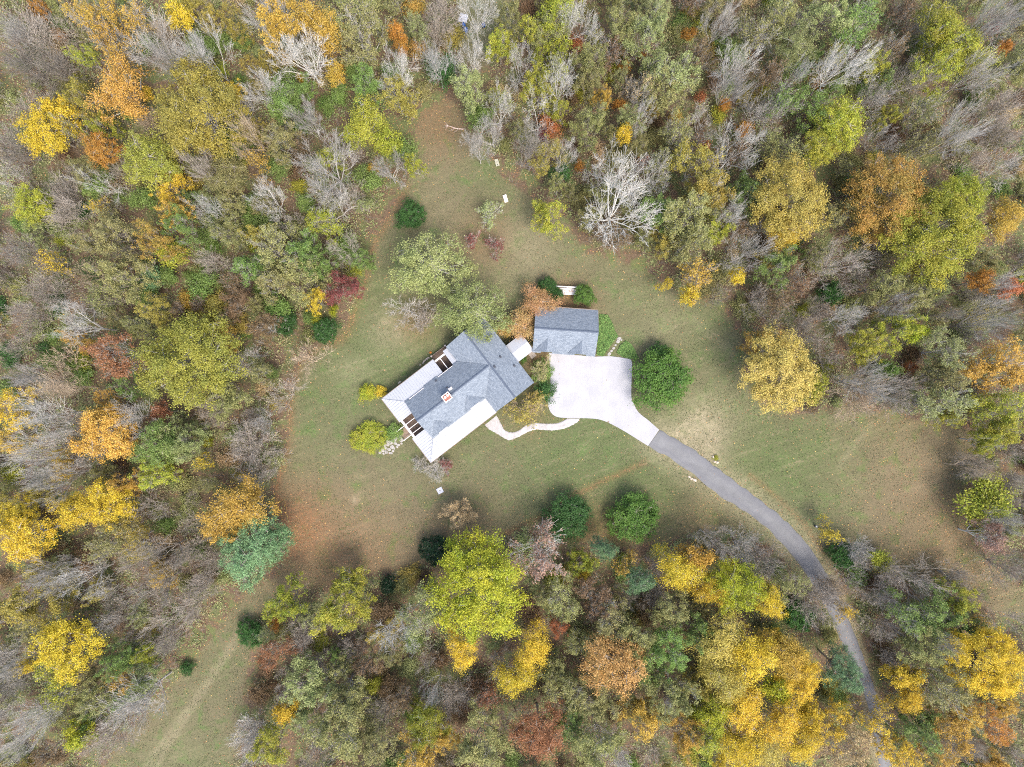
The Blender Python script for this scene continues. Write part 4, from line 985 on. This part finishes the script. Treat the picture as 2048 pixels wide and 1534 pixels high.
# garden trees and shrubs with labels of their own: x y r kind colour bark height label
YARD = [
 (821,429,30,'E','dg','d',6.0,'round dark evergreen standing alone on the upper lawn','evergreen_tree'),
 (856,522,82,'W','sg','g',15,'huge pale sage-green spreading tree on the lawn behind the house','leafy_tree'),
 (946,615,72,'W','sg','g',14,'pale sage-green tree overhanging the house roof','leafy_tree'),
 (815,615,50,'F','g','g',6,'low hazy grey bare tree beside the huge sage-green tree','bare_tree'),
 (850,640,34,'F','p','p',5,'low brownish bare thicket between sage-green tree and house','bare_tree'),
 (978,425,30,'T','pg','w',4.5,'small pale green half-bare tree on the upper lawn','leafy_tree'),
 (945,481,22,'T','re','g',4,'small reddish half-bare tree, the smaller of two on the upper lawn','leafy_tree'),
 (990,490,26,'T','re','g',4.5,'burgundy half-bare tree, the larger of two on the upper lawn','leafy_tree'),
 (1268,1036,50,'E','mg','d',6.5,'large round bright green evergreen on the lawn below the drive','evergreen_tree'),
 (1138,1035,46,'E','dg','d',6.0,'dark green feathery evergreen beside the half-bare pinkish tree','evergreen_tree'),
 (1110,1060,26,'E','dg','d',6,'dark evergreen partly hidden by the half-bare pinkish tree','evergreen_tree'),
 (873,1102,33,'E','xg','d',5.5,'blackish green dome-shaped evergreen by the large lime-yellow tree','evergreen_tree'),
 (917,1035,37,'S','tn','t',6.5,'feathery tan and gold bush-like tree at the lower lawn edge','leafy_tree'),
 (1325,759,59,'E','mg','d',7,'big round glossy evergreen beside the concrete pad','evergreen_tree'),
 (1320,712,26,'E','dg','d',5,'smaller dark lobe-shaped evergreen joined to the big one by the pad','evergreen_tree'),
 (738,875,36,'E','bn','d',2.6,'rounded bright yellow-green shrub beside the flagstone path','shrub'),
 (786,866,20,'H','gr','d',1.6,'low green shrub between flagstone path and porch steps','shrub'),
 (733,785,19,'H','ly','d',2.0,'yellow leafy shrub off the rear porch corner, larger of two','shrub'),
 (761,783,13,'H','ye','d',1.6,'yellow leafy shrub touching the rear porch corner','shrub'),
 (1085,742,29,'T','ol','t',3.6,'spiky olive and tan shrub between house and concrete pad','shrub'),
 (1084,742,26,'H','gr','d',2.0,'green shrub growing through the spiky tan shrub by the pad','shrub'),
 (1090,783,24,'H','dg','d',2.4,'dark green shrub at the house corner beside the concrete pad','shrub'),
 (1052,820,44,'T','oy','t',5.0,'thin twiggy tree with scattered yellow leaves over the front walk','leafy_tree'),
 (1073,800,26,'T','oy','t',3.6,'small twiggy yellowish shrub between wing gable and concrete pad','shrub'),
 (1078,602,40,'Q','sr','g',6.5,'orange and olive tree overhanging the garage roof','leafy_tree'),
 (1040,648,40,'Q','sr','g',6,'orange leaved tree between the house wing and the garage','leafy_tree'),
 (1010,655,20,'L','og','g',4,'small orange sapling against the house wing','leafy_tree'),
 (1096,572,19,'E','dg','d',3.6,'dark green evergreen behind the white bench, beside the orange tree','evergreen_tree'),
 (1112,588,14,'E','dg','d',2.8,'small dark evergreen at the orange tree end of the bench','evergreen_tree'),
 (1169,590,22,'E','mg','d',3.4,'rounded green evergreen at the open lawn end of the bench','evergreen_tree'),
 (868,940,30,'F','g','g',2.6,'greyish bare shrub below the porch corner','shrub'),
 (838,930,20,'F','g','g',2.2,'small grey bare shrub against the porch corner','shrub'),
 (890,930,20,'T','re','g',2.0,'small reddish half-bare shrub along the front porch','shrub'),
 (1046,718,9,'H','mg','d',1.3,'small bright green shrub tucked beside the breezeway','shrub'),
 (1432,916,6,'H','yg','d',.6,'low bright green plant among rocks beside the drive','shrub'),
 (500,1268,28,'E','dg','d',4.5,'dark green vine-covered bush beside the mown track','shrub'),
 (373,1338,16,'H','dg','d',2.2,'small dark green bush at the edge of the mown track','shrub'),
 (505,1510,40,'F','g','g',6,'hazy pale grey bare bush beside the mown track','shrub'),
]
# the two sage trees: fine pale leaves, feathery outline
for s in range(2): add_leafy('W', 620+s, 14, 6.5, .18, 34, 290, 60, .25, .115, dome=.25, rough=.42, upb=.6, stray=.26, irr=.2, sep=.95)

ANCH = [  # mix of fillers for parts of the wood: x y then weighted kinds
 (60,100,'F p3 F d2 S ol1 L br1'),(60,500,'F p3 F d1 S ol2 L gr1'),(60,800,'F p2 S go1 F g1'),(80,1150,'F g2 S oy2 L br1'),(120,1450,'F g2 S ol2 S ye1'),
 (300,450,'S ol3 F p2 L gr2 L br1'),(420,600,'L gr2 S ol3 F br2 L oy1'),(560,550,'L gr3 S ol3 L oy1 L dg1'),(350,1000,'F p3 S ol1 L br2'),(350,1200,'F p4 L br1 S oy1'),
 (300,150,'F t2 S oy2 L gr1'),(560,150,'S oy2 L gr2 L og1'),(680,250,'L gr2 S yg2 F g1'),(850,100,'S ol2 F g1 L og1'),(1100,100,'S yg2 S ol2 L br1 L rd1'),(1300,150,'S ol3 S pg2 T br1 L og1'),
 (1450,200,'T br2 S ol2 F g1 L gr1'),(1600,200,'S gr2 T ol2 F g1'),(1800,150,'T ol2 F p2 S yg1'),(2000,300,'F p3 F g1 S ol1'),(1500,450,'S ol2 T br2 F g1'),(1650,600,'F p2 F br2 L gr1 S ol1'),
 (1850,650,'F p2 S ol2 L br1'),(2000,650,'F d2 S ol1 L og1'),(1900,830,'S pg1 F p2 S yg1'),(2030,950,'F p2 S ol1'),(600,1300,'F p2 S pg2 L br1'),(700,1450,'S ol3 F p2 L gr1'),(850,1350,'F p2 S ol2 L br2'),
 (1150,1250,'S ol2 L br2 F p1'),(1150,1450,'S ol3 L gr1 F g1'),(1350,1400,'S ol2 S oy2 L gr1'),(1500,1400,'S ye2 S ol1'),(1650,1450,'S ye2 S tn2'),(1850,1250,'F p3 L gr2 S ol1'),(1900,1450,'S ol2 S go1 F p1'),(1250,1150,'L br2 F p2 S ol1')]

# ------------------------------------------------------------------ planting
LAND = [('the garage',(1130,660)),('the farmhouse chimney',(893,794)),('the blue barrels',(930,55)),('the fallen branch',(908,256)),('the chalky dead oak',(1240,415)),
 ('the big lawnside pine',(490,1110)),('the lime-yellow maple',(950,1190)),('the blackish dome evergreen',(873,1102)),('the drive bend',(1610,1110)),('the pine over the drive',(1690,1355)),
 ('the mown track',(400,1360)),('the burgundy tree',(690,590)),('the tan-gold lawn tree',(1570,740)),('the white garden bench',(1134,582)),('the orange-topped oak',(1790,390)),
 ('the big yellow-green oak',(360,710)),('the twin golden maples',(180,1015)),('the olive-yellow giant',(375,190)),('the orange-gold giant',(225,168)),('the yellow maple by the track',(108,1300)),
 ('the rust brown maple',(1080,1478)),('the tan-orange maple',(1235,1345)),('the golden giant',(2000,1345)),('the white bean bag board',(1011,397)),('the round bright evergreen',(1268,1036)),
 ('the pale log',(684,169)),('the lone lime crown',(1690,245)),('the burgundy sapling',(1990,55)),('the golden-yellow oak pair',(1590,400))]
ORD = ['first','second','third','fourth','fifth','sixth','seventh','eighth','ninth','tenth','eleventh','twelfth','thirteenth','fourteenth','fifteenth','sixteenth','seventeenth','eighteenth','nineteenth','twentieth']
NAME = {'B':'bare_tree','V':'bare_tree','F':'bare_tree','S':'open_crowned_tree','T':'half_bare_tree','O':'leafy_tree','G':'leafy_tree','o':'leafy_tree','Q':'leafy_tree','W':'leafy_tree','E':'evergreen_tree','P':'pine_tree','L':'sapling','U':'bush','H':'shrub'}
CAT = {'half_bare_tree':'tree','bush':'bush','open_crowned_tree':'tree','bare_tree':'bare tree','leafy_tree':'tree','evergreen_tree':'evergreen','pine_tree':'pine','sapling':'sapling','shrub':'shrub'}
GROUP = {'half_bare_tree':'half-bare trees in the woods','bush':'bushes under the trees','open_crowned_tree':'thin-leaved trees in the woods','bare_tree':'leafless trees in the woods','leafy_tree':'autumn trees in the woods','evergreen_tree':'evergreens','pine_tree':'pines','sapling':'saplings in the understorey','shrub':'shrubs in the yard'}
PLANTED = []

def default_height(kind, r):
    return {'B': 10.5+r*.10, 'V': 10+r*.11, 'F': 4.5+r*.10, 'S': 6+r*.12, 'T': 5+r*.12, 'O': 8+r*.12, 'Q': 8+r*.12, 'W': 14, 'E': 3+r*.09, 'P': 10+r*.09, 'G': 8+r*.11, 'o': 6+r*.12, 'L': 3.5+r*.12, 'U': 1.4+r*.05, 'H': 1+r*.04}[kind]

def plant(px, py, r, kind, col, bark, ht, label=None, name=None, rr=random):
    """a tree whose crown, seen from above, is centred over the grid point at its own height"""
    if kind in 'OQ' and r < 36: kind = 'o'
    zc = ht*({'H': .5, 'E': .5, 'L': .6, 'U': .5}.get(kind, .72))
    x, y = P(px, py, zc); R = r*SCALE*(ALT-zc)/ALT
    protos = PROTO[kind]; tm, cm, lm, H0, R0 = protos[rr.randrange(len(protos))]
    name = name or NAME[kind]
    root = bpy.data.objects.new(name, None); COL.objects.link(root); root.empty_display_size = .3
    root.location = (x, y, 0); root.rotation_euler = (0, 0, rr.uniform(0, 6.283))
    root.scale = (R/R0*rr.uniform(.95, 1.08), R/R0*rr.uniform(.95, 1.08), ht/H0)
    bj = rr.uniform(.85, 1.15); bk = [c*bj for c in BK[bark]]
    la, lb = LC.get(col, LC['ol']); j = rr.uniform(.88, 1.12); jg = rr.uniform(.93, 1.07)
    la = [la[0]*j, la[1]*j*jg, la[2]*j]; lb = [lb[0]*j, lb[1]*j*jg, lb[2]*j]
    if rr.random() < .5: la, lb = lb, la
    parts = [('trunk', tm)]
    if cm is not None and lm is not None: parts += [('branches', cm), ('crown', lm)]
    elif cm is not None: parts += [('crown', cm)]
    else: parts += [('crown', lm)]
    for n_, me in parts:
        o = bpy.data.objects.new(n_, me); COL.objects.link(o); o.parent = root
        if me.materials[0].name == 'bark': o['bark'] = bk
        else: o['leaf_a'] = la; o['leaf_b'] = lb
    root['category'] = CAT[name]; root['group'] = GROUP[name]
    PLANTED.append((root, px, py, r, kind, col, bark, ht, label, x/SCALE+1024, 767-y/SCALE))
    return root

def look(kind, col, bark, r):
    size = 'small' if r < 26 else ('' if r < 50 else 'large')
    if kind == 'B': s = f'{size} {BARKWORD[bark]} bare spreading tree'
    elif kind == 'V': s = f'{size} {BARKWORD[bark]} bare upright tree'
    elif kind == 'F': s = f'{size} {BARKWORD[bark]} bare thicket tree'
    elif kind == 'T': s = f'{size} half-bare tree with few {COLWORD[col]} leaves'
    elif kind == 'S': s = f'{size} open-crowned {COLWORD[col]} tree'
    elif kind == 'Q': s = f'{size} loose-crowned {COLWORD[col]} tree'
    elif kind in 'OGo': s = f'{size} full-crowned {COLWORD[col]} tree'
    elif kind == 'P': s = f'{size} {COLWORD[col]} pine'
    elif kind == 'E': s = f'{size} dense {COLWORD[col]} evergreen'
    elif kind == 'L': s = f'{size} {COLWORD[col]} leafy sapling'
    elif kind == 'U': s = f'{COLWORD[col]} woodland bush'
    else: s = f'{size} {COLWORD[col]} shrub'
    return s.strip()

rt = random.Random(77)
for x, y, r, k, col, bk, ht, lab, nm in YARD: plant(x, y, r, k, col if col in LC else 'ol', bk, ht, lab, nm, rr=rt)
COVER = np.zeros((220, 280)); CELL = 8        # coverage of the plan by crowns
def cover(px, py, r, wgt):
    gy, gx = np.mgrid[0:220, 0:280]; X = gx*CELL-96; Y = gy*CELL-96
    COVER[:] += wgt*(np.hypot(X-px, Y-py) < r)
for x, y, r, k, *_ in YARD: cover(x, y, r, 1)
for row in TREES.strip().replace('\n', ';').split(';'):
    f = row.split()
    if len(f) < 5: continue
    x, y, r, k, c = float(f[0]), float(f[1]), float(f[2]), f[3], f[4]
    if k in 'BVF':
        bk, col = (c, 'ol') if c in BK else ('p', c)
        if c not in BK and k == 'F': k = 'T'
    else: bk, col = rt.choice('gpgd'), c
    if col == 'pk' : bk = 'w'
    if k in 'SFT': r *= 1.1
    plant(x, y, r, k, col, bk, default_height(k, r)*rt.uniform(.9, 1.12), rr=rt)
    cover(x, y, r*.9, {'B': .6, 'V': .6, 'F': .7, 'T': .7}.get(k, 1))

# fillers: understorey and smaller trees wherever the plan still shows open wood
nfill = 0
cand = [(rt.uniform(-70, 2118), rt.uniform(-70, 1604)) for _ in range(9000)]
for px, py in cand:
    if nfill >= 330: break
    gx, gy = int((px+96)/CELL), int((py+96)/CELL)
    if COVER[gy, gx] > .65: continue
    bx, by = 1024+(px-1024)*.93, 767+(py-767)*.93
    if not bool(forest_mask(bx, by)) or not bool(forest_mask(px, py)): continue
    if dist_line(np.array([bx]), np.array([by]), LAWN+[LAWN[0]])[0] < 14: continue
    a = min(ANCH, key=lambda q: (q[0]-px)**2+(q[1]-py)**2*1.1+rt.uniform(0, 9000))
    toks = a[2].split(); opts = []
    for i in range(0, len(toks), 2):
        c = toks[i+1]; opts += [(toks[i], c[:-1])]*int(c[-1])
    k, c = rt.choice(opts)
    if k == 'F' and rt.random() < .45: k, c = 'S', rt.choice(['pg', 'ol', 'gr', 'pg', 'oy'])
    r = rt.uniform(17, 33) if k in 'LS' else rt.uniform(22, 40)
    if k == 'F' and c in BK: bk, col = c, 'ol'
    elif k == 'F': k, bk, col = 'T', 'p', c
    else: bk, col = rt.choice('gpd'), c
    plant(px, py, r, k, col, bk, default_height(k, r)*rt.uniform(.7, .95), rr=rt); nfill += 1
    cover(px, py, r*.85, .7 if k in 'FT' else 1)

# bushes in the gaps that are left
nb_ = 0
for px, py in [(rt.uniform(-20, 2068), rt.uniform(-20, 1554)) for _ in range(12000)]:
    if nb_ >= 300: break
    gx, gy = int((px+96)/CELL), int((py+96)/CELL)
    if COVER[gy, gx] > .95: continue
    bx, by = 1024+(px-1024)*.985, 767+(py-767)*.985
    if not bool(forest_mask(bx, by)): continue
    if dist_line(np.array([bx]), np.array([by]), LAWN+[LAWN[0]])[0] < 10 or dist_line(np.array([bx]), np.array([by]), ROAD_R)[0] < 30: continue
    g_ = px < 760 and 380 < py < 760
    col = rt.choice(['gr','gr','ol','dg','yg','pg'] if g_ else ['ol','pg','gr','ol','br','tn','yg','oy'])
    r = rt.uniform(15, 27)
    plant(px, py, r, 'U', col, 'd', default_height('U', r)*rt.uniform(.8, 1.3), rr=rt); nb_ += 1
    cover(px, py, r*.9, .6)

# labels: each tree by its look and its order out from a landmark
def label_trees():
    buckets = {}
    for t in PLANTED:
        root, px, py, r, k, col, bk, ht, lab, gx, gy = t
        if lab: root['label'] = lab; continue
        L = min(LAND, key=lambda q: (q[1][0]-px)**2+(q[1][1]-py)**2)
        buckets.setdefault((look(k, col, bk, r), L[0]), []).append((math.hypot(px-L[1][0], py-L[1][1]), root))
    for (lk, ln), v in buckets.items():
        v.sort(key=lambda q: q[0])
        for i, (_, root) in enumerate(v):
            root['label'] = f'{lk} in woods by {ln}' if len(v) == 1 else f'{lk}, {ORD[min(i, 19)]} out from {ln}'
label_trees()
import collections; print(collections.Counter(t[0].name.split('.')[0] for t in PLANTED)); print('trees', len(PLANTED), 'fill', nfill)

# ------------------------------------------------------------------ loose cover: undergrowth, fallen leaves, sticks, ivy
def rand_points(n, fn, xr=(-90, 2138), yr=(-90, 1624), seed=1):
    g = np.random.default_rng(seed); out = []; tot = 0
    while tot < n:
        x = g.uniform(*xr, 40000); y = g.uniform(*yr, 40000); k = g.uniform(size=40000) < fn(x, y)
        out.append(np.stack([x[k], y[k]], 1)); tot += int(k.sum())
    return np.concatenate(out)[:n]

def to_world(p): return np.stack([(p[:, 0]-1024)*SCALE, -(p[:, 1]-767)*SCALE], 1)

def leafcol_material(name, cols, trans=.2):
    m, t, b = mat_new(name, .75)
    T = N(t, 'ShaderNodeAttribute', attribute_name='tone'); Vv = N(t, 'ShaderNodeAttribute', attribute_name='val')
    cr = N(t, 'ShaderNodeValToRGB'); t.links.new(T.outputs['Fac'], cr.inputs[0]); cr.color_ramp.interpolation = 'LINEAR'
    el = cr.color_ramp.elements
    for i, c in enumerate(cols):
        e = el[i] if i < 2 else el.new(1.0); e.position = i/(len(cols)-1); e.color = (*c, 1)
    hs = N(t, 'ShaderNodeHueSaturation'); t.links.new(cr.outputs[0], hs.inputs['Color']); t.links.new(Vv.outputs['Fac'], hs.inputs['Value'])
    t.links.new(hs.outputs[0], b.inputs['Base Color']); return m

def undergrowth():
    g = np.random.default_rng(5)
    dl = lambda x, y: dist_line(x, y, LAWN+[LAWN[0]])
    def fn(x, y):
        v = forest_mask(x, y)*(0.35+.65*(np.sin(x*.021+1)*np.sin(y*.019+2) > -.25)); return v*(np.minimum(dl(x, y)/16, 1))
    p = to_world(rand_points(8000, fn, seed=3)); nc = len(p)
    hz = g.gamma(2.2, .45, nc).clip(.15, 2.6)
    # colour follows the plan: greener west-centre, browner elsewhere
    base = .5+.3*np.sin(p[:, 0]*.09+1.3)*np.sin(p[:, 1]*.11+.4)
    per = 30; li = np.repeat(np.arange(nc), per); n = len(li)
    C = np.zeros((n, 3)); C[:, :2] = p[li] + g.normal(size=(n, 2))*.55; C[:, 2] = (hz[li]*g.uniform(.2, 1.05, n)).clip(.04)
    tone = (base[li]*.5 + g.uniform(size=nc)[li]*.42 + g.uniform(-.08, .16, n))
    Nn = g.normal(size=(n, 3))*.6 + np.array([0, 0, 1])
    me = leaf_mesh('undergrowth', C, Nn, .13, tone, g, leafcol_material('undergrowth', [(.20,.15,.10),(.27,.22,.13),(.24,.235,.10),(.20,.235,.09),(.15,.205,.075),(.10,.16,.055)]))
    new_obj('undergrowth', me, kind='stuff')
    # brush: thin bare stems
    p = to_world(rand_points(3000, fn, seed=4)); sg = []
    for x, y in p:
        h = g.uniform(.8, 3.0)
        for k in range(4):
            a = g.uniform(0, 6.28); s = g.uniform(.2, .8)*h; m = np.array([x+math.cos(a)*s*.5, y+math.sin(a)*s*.5, h*.6]); q = np.array([x+math.cos(a)*s*1.15, y+math.sin(a)*s*1.15, h])
            sg.append((x, y, 0, *m, .028, .02)); sg.append((*m, *q, .02, .012))
            for j in range(2):
                b = g.uniform(0, 6.28); e = m + np.array([math.cos(b)*.5, math.sin(b)*.5, .45])*g.uniform(.6, 1.2); sg.append((*m, *e, .015, .01))
    v, f = seg_mesh('brushwood', np.array(sg), 3)
    new_obj('brushwood', mesh_np('brushwood', v, f), plain('brush_bark', (.24,.20,.16), (.38,.32,.26), .3, .9), kind='stuff')
undergrowth()

def fallen_leaves():
    g = np.random.default_rng(9)
    e1, e2, e3 = EDGE_LINE, EDGE_LINE2, EDGE_LINE3
    def fn(x, y):
        fm = forest_mask(x, y); d = dist_line(x, y, LAWN+[LAWN[0]])
        v = np.where(fm, .5, .03+.30*np.exp(-d/28))
        v = v + .8*np.exp(-(dist_line(x, y, e1)/6)**2) + .4*np.exp(-(dist_line(x, y, e2)/5)**2)+.45*np.exp(-(dist_line(x, y, e3)/3)**2)
        for cx, cy, r, a in ((700,1120,130,.25),(580,1050,60,.5),(1900,1100,170,.3),(880,270,70,.2),(930,1080,80,.3),(1150,950,120,.07),(1134,612,34,.5),(1060,830,40,.2),(1420,1060,90,.25),(1800,950,150,.12),(1640,1100,60,.2)):
            v = v + a*np.exp(-((x-cx)**2+(y-cy)**2)/r**2)
        v = v + .22*np.exp(-(dist_line(x, y, ROAD_L)/5)**2)+.22*np.exp(-(dist_line(x, y, ROAD_R)/5)**2)
        inr = in_poly(x, y, ROAD_L+ROAD_R[::-1]); v = np.where(inr, np.where(y > 1150, .22, .006), v)
        v = np.where(in_poly(x, y, PAD), .006, v)
        return np.clip(v, 0, 1)
    p = rand_points(90000, fn, seed=6); q = to_world(p); n = len(q)
    inr = in_poly(p[:, 0], p[:, 1], ROAD_L+ROAD_R[::-1]); inp = in_poly(p[:, 0], p[:, 1], PAD)
    C = np.zeros((n, 3)); C[:, :2] = q; C[:, 2] = .02+.03*g.uniform(size=n)+.045*inr+.065*inp
    Nn = g.normal(size=(n, 3))*.28 + np.array([0, 0, 1])
    d = dist_line(p[:, 0], p[:, 1], e1)
    tone = g.uniform(size=n)**1.4
    me = leaf_mesh('fallen_leaves', C, Nn, .082, tone, g, leafcol_material('fallen_leaf', [(.22,.10,.05),(.30,.14,.065),(.36,.19,.10),(.42,.24,.09),(.55,.38,.11)]), .75)
    new_obj('fallen_leaves', me, kind='stuff')
    x, y = BENCH      # leaves lying on the bench
    m = 60; C = np.stack([x+g.uniform(-1.5, 1.5, m), y+g.uniform(-.5, .45, m), np.full(m, .495)], 1)
    me = leaf_mesh('fallen_leaves', C, g.normal(size=(m, 3))*.15+np.array([0, 0, 1]), .06, g.uniform(size=m), g, bpy.data.materials['fallen_leaf'], .75)
    new_obj('fallen_leaves', me, kind='stuff')
fallen_leaves()

def grass_tufts():
    g = np.random.default_rng(31)
    HOUSE_BOX = [(760,800),(890,690),(940,655),(1068,765),(993,825),(863,926)]
    GAR_BOX = [(1060,610),(1200,615),(1195,716),(1060,706)]
    def fn(x, y):
        v = (~forest_mask(x, y)).astype(float)*(.35+.65*(np.sin(x*.05+np.sin(y*.03)*2)*np.sin(y*.06+np.sin(x*.021)*3) > -.1))
        for pl in (PAD, ROAD_L+ROAD_R[::-1], PATH_OUT+PATH_IN[::-1], HOUSE_BOX, GAR_BOX): v = np.where(in_poly(x, y, pl), 0, v)
        return v
    p = rand_points(90000, fn, seed=32); q = to_world(p); n = len(q)
    C = np.stack([q[:, 0], q[:, 1], g.uniform(.02, .07, n)], 1)
    patch = .5+.5*np.sin(q[:, 0]*.35+np.sin(q[:, 1]*.22)*2)*np.sin(q[:, 1]*.4+np.sin(q[:, 0]*.17)*2)
    tone = np.clip(.55*patch+.55*g.uniform(size=n)-.05, 0, 1)
    me = leaf_mesh('grass', C, g.normal(size=(n, 3))*.8+np.array([0, 0, .7]), .085, tone, g, leafcol_material('grass_blade', [(.175,.148,.09),(.135,.128,.068),(.095,.115,.045),(.075,.115,.035)]), .45)
    new_obj('grass', me, kind='stuff')
grass_tufts()

def ivy():
    g = np.random.default_rng(12)
    beds = [[(1199,628),(1216,630),(1224,645),(1230,662),(1236,672),(1224,688),(1212,704),(1206,713),(1193,710),(1197,665)],
            [(1233,705),(1240,692),(1251,681),(1262,688),(1272,704),(1276,716),(1262,718),(1246,714)]]
    mat = leafcol_material('ivy', [(.05,.11,.03),(.085,.17,.04),(.13,.22,.055),(.17,.25,.08)])
    for i, bd in enumerate(beds):
        xs = [p[0] for p in bd]; ys = [p[1] for p in bd]
        p = rand_points(5200 if i == 0 else 2600, lambda x, y: in_poly(x, y, bd).astype(float), (min(xs), max(xs)), (min(ys), max(ys)), seed=20+i); q = to_world(p); n = len(q)
        h = .16+.14*np.sin(q[:, 0]*2.3)*np.sin(q[:, 1]*2.7)
        C = np.stack([q[:, 0], q[:, 1], np.clip(h*g.uniform(.3, 1.2, n), .02, 1)], 1)
        me = leaf_mesh('ivy_bed', C, g.normal(size=(n, 3))*.5+np.array([0, 0, 1]), .085, g.uniform(size=n), g, mat, .7)
        o = new_obj('ivy_bed', me, kind='stuff')
ivy()
